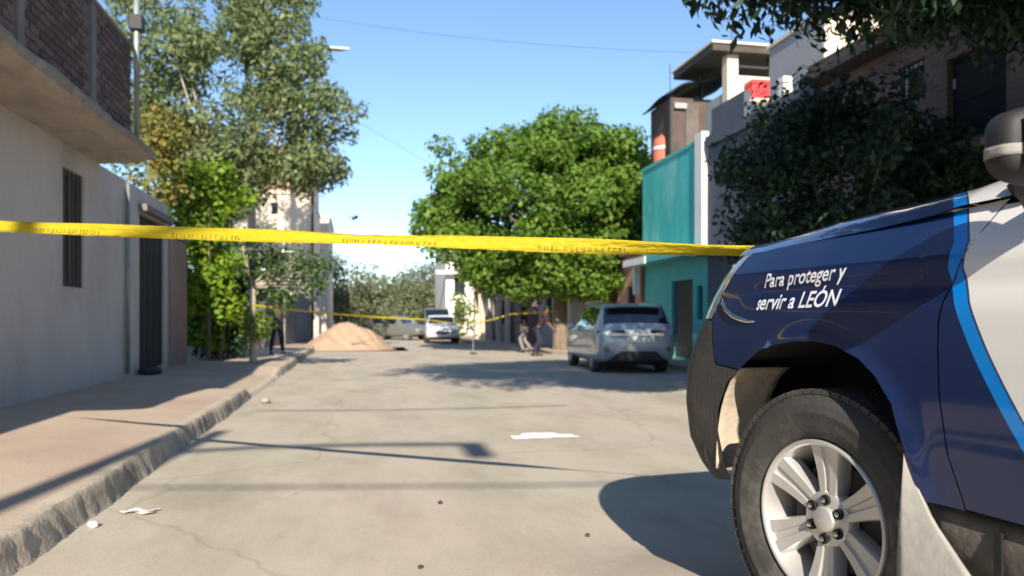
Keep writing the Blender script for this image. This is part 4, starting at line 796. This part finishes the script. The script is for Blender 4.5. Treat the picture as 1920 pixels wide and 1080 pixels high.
# lettering on the left wing
def lettering(txt, s0, s1, z0, z1, cap, shear):
    cu = bpy.data.curves.new('lettering', 'FONT'); cu.body = txt; cu.size = 1; cu.offset = .018; cu.resolution_u = 4
    o = bpy.data.objects.new('lettering', cu); col.objects.link(o); bpy.context.view_layer.update()
    me = bpy.data.meshes.new_from_object(o.evaluated_get(bpy.context.evaluated_depsgraph_get())); bpy.data.objects.remove(o)
    co = np.array([v.co[:] for v in me.vertices]); xa, xb = co[:, 0].min(), co[:, 0].max(); ch = .70
    bm = bmesh.new(); bm.from_mesh(me); bmesh.ops.triangulate(bm, faces=bm.faces)
    for v in bm.verts:
        t = (v.co.x-xa)/(xb-xa); s = lerp(s0, s1, t)-shear*v.co.y/ch*cap; z = lerp(z0, z1, t)+v.co.y/ch*cap
        x, y = S(s, z); v.co = (x, y+.0022, z)
    bm.to_mesh(me); bm.free(); me.name = 'lettering'
    return link('lettering', me, MAT['lettering'], tr)
lettering('Para proteger y', .300, -.085, 1.134, 1.146, .047, .30)
lettering('servir a LEÓN', .332, -.070, 1.059, 1.066, .050, .14)

# ------------------------------------------------------------------ cars (local x forward, y left)
class Loft:
    """surface through control rings; Catmull-Rom in both directions"""
    def __init__(s, rings): s.c = np.array(rings, float)
    @staticmethod
    def w(t): return np.array([-.5*t+t*t-.5*t**3, 1-2.5*t*t+1.5*t**3, .5*t+2*t*t-1.5*t**3, -.5*t*t+.5*t**3])
    def __call__(s, u, v):
        nu, nv, _ = s.c.shape; i = min(int(u), nu-2); j = min(int(v), nv-2); wu, wv = s.w(u-i), s.w(v-j)
        iu = [min(max(i+k, 0), nu-1) for k in (-1, 0, 1, 2)]; jv = [min(max(j+k, 0), nv-1) for k in (-1, 0, 1, 2)]
        return np.einsum('a,b,abc->c', wu, wv, s.c[np.ix_(iu, jv)])
    def nrm(s, u, v):
        e = .02; a = s(min(u+e, s.c.shape[0]-1), v)-s(max(u-e, 0), v); b = s(u, min(v+e, s.c.shape[1]-1))-s(u, max(v-e, 0)); n = np.cross(a, b); return n/(np.linalg.norm(n)+1e-9)
    def patch(s, u0, u1, v0, v1, nu, nv, off=.004):
        m = MB(); sgn = None
        c = s.c.reshape(-1, 3).mean(0)
        def f(a, b):
            u, v = lerp(u0, u1, a), lerp(v0, v1, b); p = s(u, v); n = s.nrm(u, v)
            if np.dot(n, p-np.array([p[0]*.8, 0, .75])) < 0: n = -n
            return p+n*off
        m.grid(f, nu, nv); return m
def car(name, loc, rz, st, label, paint, wheels, wr, group=None, kind='suv', cat='car'):
    t = empty(name, loc, rz, label, cat, group)
    rings = []
    for (x, zb, ys_, zm, zbelt, yb, yt, zt) in st:
        half = [(ys_*.88, zb), (ys_*.985, zb+.10), (ys_, zm), (yb, zbelt), (yt+.02, zt-.06), (yt*.82, zt-.005)]
        rings.append([(x, y, z) for y, z in half]+[(x, 0, zt+.012)]+[(x, -y, z) for y, z in half[::-1]])
    L = Loft(rings); nu, nv = len(st), 13; U, V = (nu-1)*7+1, 12*4+1
    m = MB(); m.grid(lambda a, b: L(a*(nu-1), b*12), U, V)
    m.f.append(tuple(range(V))); m.f.append(tuple((U-1)*V+j for j in range(V))[::-1])
    for i in range(U-1): m.f.append((i*V, i*V+V-1, (i+1)*V+V-1, (i+1)*V))
    body = m.build('body', MAT[paint], t)
    cut = MB()
    for (wx) in wheels: cut.tube([(wx, -1.2, wr+.01), (wx, 1.2, wr+.01)], wr*1.16, 28)
    cu = cut.build('cut', None); bo = body.modifiers.new('b', 'BOOLEAN'); bo.operation = 'DIFFERENCE'; bo.object = cu; bo.solver = 'EXACT'
    bpy.context.view_layer.update(); me = bpy.data.meshes.new_from_object(body.evaluated_get(bpy.context.evaluated_depsgraph_get())); body.modifiers.clear(); old = body.data; body.data = me; me.name = 'body'
    if not me.materials: me.materials.append(MAT[paint])
    me.materials[0] = MAT[paint]
    bpy.data.objects.remove(cu); smooth_auto(body, 38)
    ymax = max(s_[2] for s_ in st)
    box('underbody', MAT['liner'], t, st[1][0]+.15, st[-2][0]-.15, -ymax*.72, ymax*.72, .2, .62)
    for wx in wheels:
        for sg in (1, -1):
            w = MB().lathe([(wr*.62, -.09), (wr*.9, -.105), (wr, -.08), (wr, .08), (wr*.9, .105), (wr*.66, .10), (wr*.62, .085)], 32, 'y').build('wheel', MAT['tyre'], t, smooth=True); w.location = (wx, sg*(ymax-.12), wr); w.scale.y = sg
            MB().lathe([(wr*.66, .09), (wr*.63, .1), (wr*.58, .06), (wr*.55, -.05)], 28, 'y').build('rim', MAT['alloy'], w, smooth=True)
            for k in range(5):
                mt = Matrix.Rotation(2*math.pi*k/5+.3, 4, 'Y'); MB().box(-.03, .03, .05, .085, .0, wr*.6, mt).build('spoke', MAT['alloy'], w)
            MB().lathe([(0, .03), (wr*.5, .03), (wr*.5, 0)], 20, 'y').build('brake_disc', MAT['disc'], w)
    return t, L
suvst = [(-2.14, .52, .74, .64, .80, .70, .62, .86), (-2.10, .40, .83, .62, .90, .80, .73, .98), (-2.02, .30, .875, .64, .97, .85, .77, 1.06), (-1.72, .25, .895, .66, 1.00, .875, .69, 1.50), (-1.25, .24, .90, .66, 1.00, .88, .68, 1.575),
         (-.3, .24, .90, .66, .985, .88, .69, 1.60), (.45, .24, .90, .66, .97, .875, .67, 1.55), (1.12, .25, .90, .66, .96, .865, .74, 1.06), (1.65, .28, .89, .66, .90, .84, .72, .97), (2.0, .34, .84, .62, .80, .78, .66, .86), (2.14, .48, .70, .58, .68, .64, .52, .72)]
sv, L = car('parked_suv', (6.30, 18.45, 0), R(90-5), suvst, 'blue-grey crossover parked on the right beside the turquoise house', 'suv', (-1.30, 1.32), .345)
L.patch(2.18, 2.90, 4.35, 7.65, 10, 16, .006).build('rear_window', MAT['car_glass'], sv, smooth=True); L.patch(6.12, 6.93, 4.4, 7.6, 8, 14, .006).build('windshield', MAT['car_glass'], sv, smooth=True)
for a, b in ((3.25, 4.0), (4.12, 5.0), (5.1, 6.1)):
    for v0, v1 in ((3.12, 3.88), (8.12, 8.88)): L.patch(a, b, v0, v1, 8, 6, .006).build('side_window', MAT['car_glass'], sv, smooth=True)
for sg in (1, -1):
    MB().grid(lambda u, v: (-2.115+.13*u**2+.02*(1-v), sg*lerp(.30, .875, u), lerp(.915, .975, v)), 12, 4).build('tail_light', MAT['taillight'], sv, smooth=True, solid=-.035)
    MB().box(-2.165, -2.10, sg*.70-.05, sg*.70+.05, .50, .60).build('reflector', MAT['taillight'], sv, bevel=.01)
    MB().tube([(-1.55, sg*.67, 1.60), (-1.4, sg*.68, 1.635), (.1, sg*.69, 1.645), (.3, sg*.68, 1.61)], .016, 8).build('roof_rail', MAT['chrome'], sv, smooth=True)
    m_ = MB().box(.52, .68, sg*1.0-.09, sg*1.0+.09, .98, 1.12); m_.build('door_mirror', MAT['suv'], sv, bevel=.03)
    for k in (-.62, .38): MB().box(k-.09, k+.09, sg*.905-.012, sg*.905+.012, .86, .885).build('door_handle', MAT['suv'], sv, bevel=.006)
MB().box(-2.16, -2.135, -.26, .26, .70, .83).build('number_plate', MAT['plate'], sv, bevel=.005); MB().box(-2.15, -2.125, -.60, .60, .86, .89).build('chrome_strip', MAT['chrome'], sv)
m = MB(); m.poly([(-2.165, -.62, .30), (-2.165, .62, .30), (-2.165, .40, .50), (-2.165, -.40, .50)]); m.poly([(-2.08, -.70, .24), (-2.08, .70, .24), (-2.165, .62, .30), (-2.165, -.62, .30)]); m.build('diffuser', MAT['rubber_black'], sv, solid=.05)
MB().grid(lambda u, v: (-1.98+.26*v, lerp(-.62, .62, u), 1.515+.05*v+.02*(1-(2*u-1)**2)), 12, 6).build('roof_spoiler', MAT['suv'], sv, smooth=True, solid=.03)
# cars further down the street, seen from the front
sed = [(-2.2, .50, .66, .60, .74, .62, .56, .80), (-2.08, .34, .80, .60, .86, .76, .70, .98), (-1.5, .25, .85, .62, .92, .82, .70, 1.08), (-.95, .23, .86, .62, .92, .83, .60, 1.40), (-.1, .23, .86, .62, .91, .83, .62, 1.45), (.45, .23, .86, .62, .90, .83, .60, 1.38), (1.1, .24, .86, .62, .89, .82, .70, .99), (1.75, .27, .84, .6, .82, .79, .66, .88), (2.08, .34, .78, .55, .70, .72, .6, .76), (2.2, .46, .64, .52, .60, .56, .45, .64)]
van = [(-2.2, .45, .78, .8, 1.1, .78, .70, 1.75), (-2.05, .3, .86, .8, 1.1, .85, .74, 1.88), (-.5, .28, .88, .8, 1.1, .86, .75, 1.95), (.7, .28, .88, .8, 1.1, .86, .74, 1.90), (1.45, .28, .88, .75, 1.02, .84, .72, 1.15), (2.0, .34, .82, .7, .9, .76, .66, .95), (2.2, .45, .7, .6, .75, .62, .52, .8)]
for k, (nm, loc, rz, st, lab, paint) in enumerate([('parked_sedan', (4.3, 40.8, 0), R(-90-3), sed, 'white sedan facing the camera at the far end of the street', 'white_car'), ('parked_sedan', (2.35, 47.5, 0), R(-90+50), sed, 'grey car turned half sideways behind the sand heap', 'grey_van'), ('parked_van', (5.0, 50.5, 0), R(-90), van, 'grey van parked behind the white sedan', 'grey_van')]):
    t, L = car(nm, loc, rz, st, lab, paint, (-1.3, 1.35), .32, 'vehicles at the far end of the street', cat='van' if 'van' in nm else 'car'); n = len(st)-1; f = n-4 if st is sed else n-3
    L.patch(f+.1, f+.92, 4.4, 7.6, 8, 14, .008).build('windshield', MAT['car_glass'], t, smooth=True)
    for v0, v1 in ((3.12, 3.88), (8.12, 8.88)): L.patch(2.6 if st is sed else 1.2, f+.05, v0, v1, 12, 6, .008).build('side_window', MAT['car_glass'], t, smooth=True)
    xe = st[-1][0]
    for sg in (1, -1): MB().grid(lambda u, v: (xe-.03-.14*u*u, sg*lerp(.42, .74, u), lerp(.58, .70, v)), 8, 4).build('headlight', MAT['headlight'], t, smooth=True, solid=-.04)
    MB().box(xe-.02, xe+.02, -.40, .40, .50, .62).build('grille', MAT['rubber_black'], t, bevel=.02); MB().box(xe+.005, xe+.03, -.22, .22, .38, .48).build('number_plate', MAT['plate'], t)

# ------------------------------------------------------------------ people
def skin_mesh(verts, edges, rad, root, sub=2):
    me = bpy.data.meshes.new('skin'); me.from_pydata(verts, edges, []); me.update(); o = bpy.data.objects.new('skin', me); col.objects.link(o)
    sk_ = o.modifiers.new('s', 'SKIN'); sk_.use_smooth_shade = True; sk_.branch_smoothing = .4; su = o.modifiers.new('u', 'SUBSURF'); su.levels = su.render_levels = sub
    for i, v in enumerate(me.skin_vertices[0].data): v.radius = rad[i] if hasattr(rad[i], '__len__') else (rad[i], rad[i]); v.use_root = (i == root)
    bpy.context.view_layer.update(); r = bpy.data.meshes.new_from_object(o.evaluated_get(bpy.context.evaluated_depsgraph_get())); bpy.data.objects.remove(o); bpy.data.meshes.remove(me)
    r.polygons.foreach_set('use_smooth', [True]*len(r.polygons)); return r
def person(loc, rz, label, shirt, trousers, legs, arms, lean=0., group=None, H=1.7, head_turn=0.):
    """x forward, y left. legs: ((kneeL),(ankleL),(kneeR),(ankleR)); arms: ((elbow),(wrist)) left then right, offsets as full coordinates"""
    t = empty('person', loc, rz, label, 'person', group); k = H/1.7
    hip = (0, 0, .93); spine = (lean*.4, 0, 1.13); chest = (lean*.8, 0, 1.33); neck = (lean, 0, 1.46); skull = (lean+.01, 0, 1.56); crown = (lean+.01, 0, 1.63); face = (lean+.045, 0, 1.535)
    V = [hip, spine, chest, neck, skull, crown, face]; E_ = [(0, 1), (1, 2), (2, 3), (3, 4), (4, 5), (4, 6)]; Rd = [(.125, .11), (.12, .10), (.14, .10), .05, (.085, .075), (.06, .055), (.055, .05)]
    def add(p, par, r): V.append(p); Rd.append(r); E_.append((par, len(V)-1)); return len(V)-1
    J = {}
    for sg, (kn, an), nm in ((1, legs[0], 'L'), (-1, legs[1], 'R')):
        hj = add((0, sg*.09, .87), 0, .088); kj = add(kn, hj, .058); aj = add(an, kj, .04); fj = add((an[0]+.14, an[1], an[2]-.05), aj, (.03, .04)); J[nm+'h'], J[nm+'k'], J[nm+'a'] = hj, kj, aj
    for sg, (el, wr_), nm in ((1, arms[0], 'L'), (-1, arms[1], 'R')):
        sj = add((lean*.9, sg*.175, 1.39), 2, .055); ej = add(el, sj, .04); wj = add(wr_, ej, .027); J[nm+'s'], J[nm+'e'], J[nm+'w'] = sj, ej, wj
        d = (Vector(wr_)-Vector(el)).normalized(); side = d.cross(Vector((0, sg, 0))).normalized() if abs(d.y) < .95 else Vector((1, 0, 0)); pm = Vector(wr_)+d*.075; pj = add(tuple(pm), wj, (.035, .018))
        for q, ln in ((-.03, .075), (-.01, .088), (.01, .082), (.03, .066)):
            b_ = pm+d*.035+side*q; m1 = add(tuple(b_), pj, .0095); add(tuple(b_+d*ln*.9+Vector((0, -sg*.02, 0))), m1, .008)
        tb = add(tuple(Vector(wr_)+d*.045+side*.045), wj, .011); add(tuple(Vector(wr_)+d*.085+side*.06), tb, .009)
    body = skin_mesh([tuple(c*k for c in v) for v in V], E_, [tuple(x*k for x in r) if hasattr(r, '__len__') else r*k for r in Rd], 0, 1)
    bo = link('body', body, MAT['skin'], t)
    def cl(name, idx, extra, mat):
        mp = {o: i for i, o in enumerate(idx)}; vv = [tuple(c*k for c in V[o]) for o in idx]; ee = [(mp[a], mp[b]) for a, b in E_ if a in mp and b in mp]
        rr = [tuple((x+extra)*k for x in Rd[o]) if hasattr(Rd[o], '__len__') else (Rd[o]+extra)*k for o in idx]
        link(name, skin_mesh(vv, ee, rr, 0, 2), MAT[mat], t)
    cl('shirt', [0, 1, 2, J['Ls'], J['Le'], J['Rs'], J['Re']], .018, shirt)
    cl('trousers', [0, J['Lh'], J['Lk'], J['La'], J['Rh'], J['Rk'], J['Ra']], .020, trousers)
    bm = bmesh.new(); bmesh.ops.create_uvsphere(bm, u_segments=16, v_segments=10, radius=.1*k)
    for v in bm.verts: v.co.z = max(v.co.z, -.02*k+.5*max(0, v.co.x)); v.co.x *= 1.02
    me = bpy.data.meshes.new('hair'); bm.to_mesh(me); bm.free(); hr = link('hair', me, MAT['hair'], t, smooth=True); hr.location = ((lean-.005)*k, 0, 1.595*k)
    for nm in ('L', 'R'):
        a = V[J[nm+'a']]; MB().grid(lambda u, v: ((a[0]-.07+.27*u)*k, (a[1]+(v-.5)*.1*math.sin(math.pi*(.12+.8*u)))*k, (a[2]-.085+.075*math.sin(math.pi*v)*(1-.5*u))*k), 10, 8).build('shoe', MAT['cloth_black'], t, smooth=True, solid=.01)
    return t
std_legs = (((.03, .10, .49), (-.01, .12, .09)), ((.03, -.10, .49), (-.01, -.12, .09)))
person((-2.35, 23.9, .185), R(-60), 'person in black trousers and olive top standing on the left pavement behind the leaves', 'cloth_olive', 'cloth_black', (((.03, .14, .49), (-.01, .19, .09)), ((.03, -.14, .49), (-.01, -.19, .09))), (((.02, .27, 1.13), (.20, .16, 1.10)), ((.02, -.27, 1.13), (.20, -.16, 1.10))))
person((6.05, 27.9, .0), R(150), 'person in dark top and pale trousers walking near the teal gate', 'cloth_black', 'cloth_pale', (((.16, .09, .50), (.02, .09, .10)), ((.06, -.09, .49), (-.22, -.10, .13))), (((-.05, .24, 1.13), (.12, .25, .92)), ((.02, -.24, 1.12), (.18, -.22, .95))), .05)
person((5.92, 25.2, .0), R(-25), 'person in dark maroon top and navy trousers leaning over beside the parked crossover', 'cloth_maroon', 'cloth_navy', (((.10, .10, .50), (-.04, .11, .09)), ((.06, -.10, .50), (-.14, -.12, .09))), (((.34, .24, 1.10), (.50, .18, .90)), ((.34, -.24, 1.10), (.52, -.18, .92))), .30)

# ------------------------------------------------------------------ barrier tapes
def tape(name, pts, width, label, twist, n=160, sag=0., marks=()):
    t = empty(name, (0, 0, 0), label=label, cat='barrier tape'); pts = [Vector(p) for p in pts]; seg = len(pts)-1
    def at(u):
        i = min(int(u*seg), seg-1); f = u*seg-i; return pts[i].lerp(pts[i+1], f)-Vector((0, 0, sag*4*f*(1-f)))
    def fr(u):
        p = at(u); d = (at(min(1, u+.002))-at(max(0, u-.002))).normalized(); n_ = d.cross(Vector((0, 0, 1))).normalized(); a = twist(u); return p, Vector((0, 0, 1))*math.cos(a)+n_*math.sin(a), n_*math.cos(a)-Vector((0, 0, 1))*math.sin(a)
    def f(u, v, o=0.): p, w, nn = fr(u); return p+w*(v-.5)*width+nn*(.006*math.sin(40*u+3*v)*(1 if v > .5 else .3)+o)
    m = MB().grid(lambda u, v: f(u, v), n, 5).build('ribbon', MAT['tape'], t, smooth=True, solid=.0006)
    q = random.Random(3); mk = MB()
    for (a, b) in marks:
        u = a
        while u < b:
            w = q.uniform(.0012, .0026)
            for o in (.0022, -.0028):
                mk.quad(f(u, .12, o), f(u+.0007, .12, o), f(u+.0007, .44, o), f(u, .44, o))
                if q.random() < .8: v = q.choice((.12, .26, .38)); mk.quad(f(u, v, o), f(u+w, v, o), f(u+w, v+.07, o), f(u, v+.07, o))
                if q.random() < .5: mk.quad(f(u+w-.0006, .12, o), f(u+w, .12, o), f(u+w, .44, o), f(u+w-.0006, .44, o))
            u += w+.0014*q.uniform(.8, 2.2)
    if marks: tag(mk.build('print', MAT['ink'], t, fix=False), kind='stuff')
    return t
tape('barrier_tape', [(-3.99, 6.15, 1.905), (1.953, 2.88, 1.476)], .070, 'yellow police barrier tape stretched across the foreground from the grey house to the truck', lambda u: .5*math.sin(u*7.0+.6)+.35*math.sin(u*15)+.9*max(0, u-.72), 260, .012, [(.36, .43), (.505, .57), (.66, .735), (.81, .87)])
tape('barrier_tape_far', [(-2.42, 19.0, 1.55), (2.1, 24, 1.22), (4.0, 27.0, 1.10)], .055, 'thin yellow tape strung across the road further back by the sand heap', lambda u: .9*math.sin(u*9), 120, .06)
tape('barrier_tape_far', [(4.0, 27.0, 1.06), (5.4, 27.2, 1.42), (7.2, 27.5, 1.55)], .05, 'short length of pale tape running to the round tree trunk', lambda u: .6*math.sin(u*9), 60, .02)
bst = empty('barrier_stake', (4.0, 27.0, 0), label='thin stake in the road holding the far barrier tapes', cat='stake'); MB().tube([(0, 0, 0), (0, 0, 1.2)], .016, 8).build('rod', MAT['steel'], bst); MB().lathe([(0, 0), (.14, 0), (.13, .03), (.03, .06), (0, .06)], 16).build('foot', MAT['rubber_black'], bst, smooth=True)

# ------------------------------------------------------------------ wires, the lamp post behind the camera and a bird
def wire(a, b, sag, label, r=.008, group='overhead wires'):
    a, b = Vector(a), Vector(b); m = MB(); m.tube([a.lerp(b, i/24)-Vector((0, 0, sag*4*(i/24)*(1-i/24))) for i in range(25)], r, 6); o = m.build('overhead_wire', MAT['wire'], smooth=True); return tag(o, label, 'wire', group)
wire((-4.0, 30, 12.9), (10.3, 21.0, 9.0), .35, 'thin overhead wire from the utility pole across to the stair tower', .0045)
wire((-4.2, 30, 12.9), (-3.6, 62, 11.5), .6, 'overhead wire running from the utility pole down the street', .008)
wire((-3.85, 30, 11.0), (8.75, 26.0, 3.45), .3, 'thin wire dropping from the utility pole to the pink house', .005)
wire((-3.26, 12.53, 6.5), (-3.95, 30, 11.6), .15, 'cable from the steel mast up to the utility pole', .006)
lp = empty('lamp_post', (-3.42, -7.3, .19), label='concrete street lamp post on the left pavement behind the camera', cat='lamp post')
MB().tube([(0, 0, -.1), (0, 0, 8.6)], [.13, .09], 12).build('pole', MAT['conc_pole'], lp, smooth=True)
MB().tube([(0, 0, 7.9), (.7, -.05, 8.0), (1.7, -.2, 8.05), (2.6, -.35, 8.05)], .05, 8).build('lamp_arm', MAT['steel'], lp, smooth=True)
MB().box(2.52, 2.76, -1.05, -.3, 8.0, 8.08).build('lamp_head', MAT['lamp'], lp, bevel=.03)
wire((-3.42, -7.9, 7.6), (8.8, -8.5, 7.4), .2, 'wire strung across the street behind the camera', .018); wire((-3.0, -3.2, 7.6), (1.2, -3.2, 7.5), .1, 'short cable hanging over the street behind the camera', .02)
bd = empty('bird', (-.15, 40, 6.35), R(35), 'small dark bird flying in the gap of sky above the tape', 'bird')
bme_ = skin_mesh([(-.22, 0, -.1), (-.1, 0, -.03), (0, 0, 0), (.12, 0, .05), (.2, 0, .09), (.25, 0, .1)], [(0, 1), (1, 2), (2, 3), (3, 4), (4, 5)], [(.05, .01), .05, .075, .06, .045, .012], 2, 2); link('body', bme_, MAT['cloth_black'], bd)
for sg in (1, -1): MB().grid(lambda u, v: (.08-.16*v-.10*u*u, sg*(.03+.34*u), .03+.10*math.sin(u*2.2)-.02*v), 8, 5).build('wing', MAT['cloth_black'], bd, smooth=True, solid=.008)
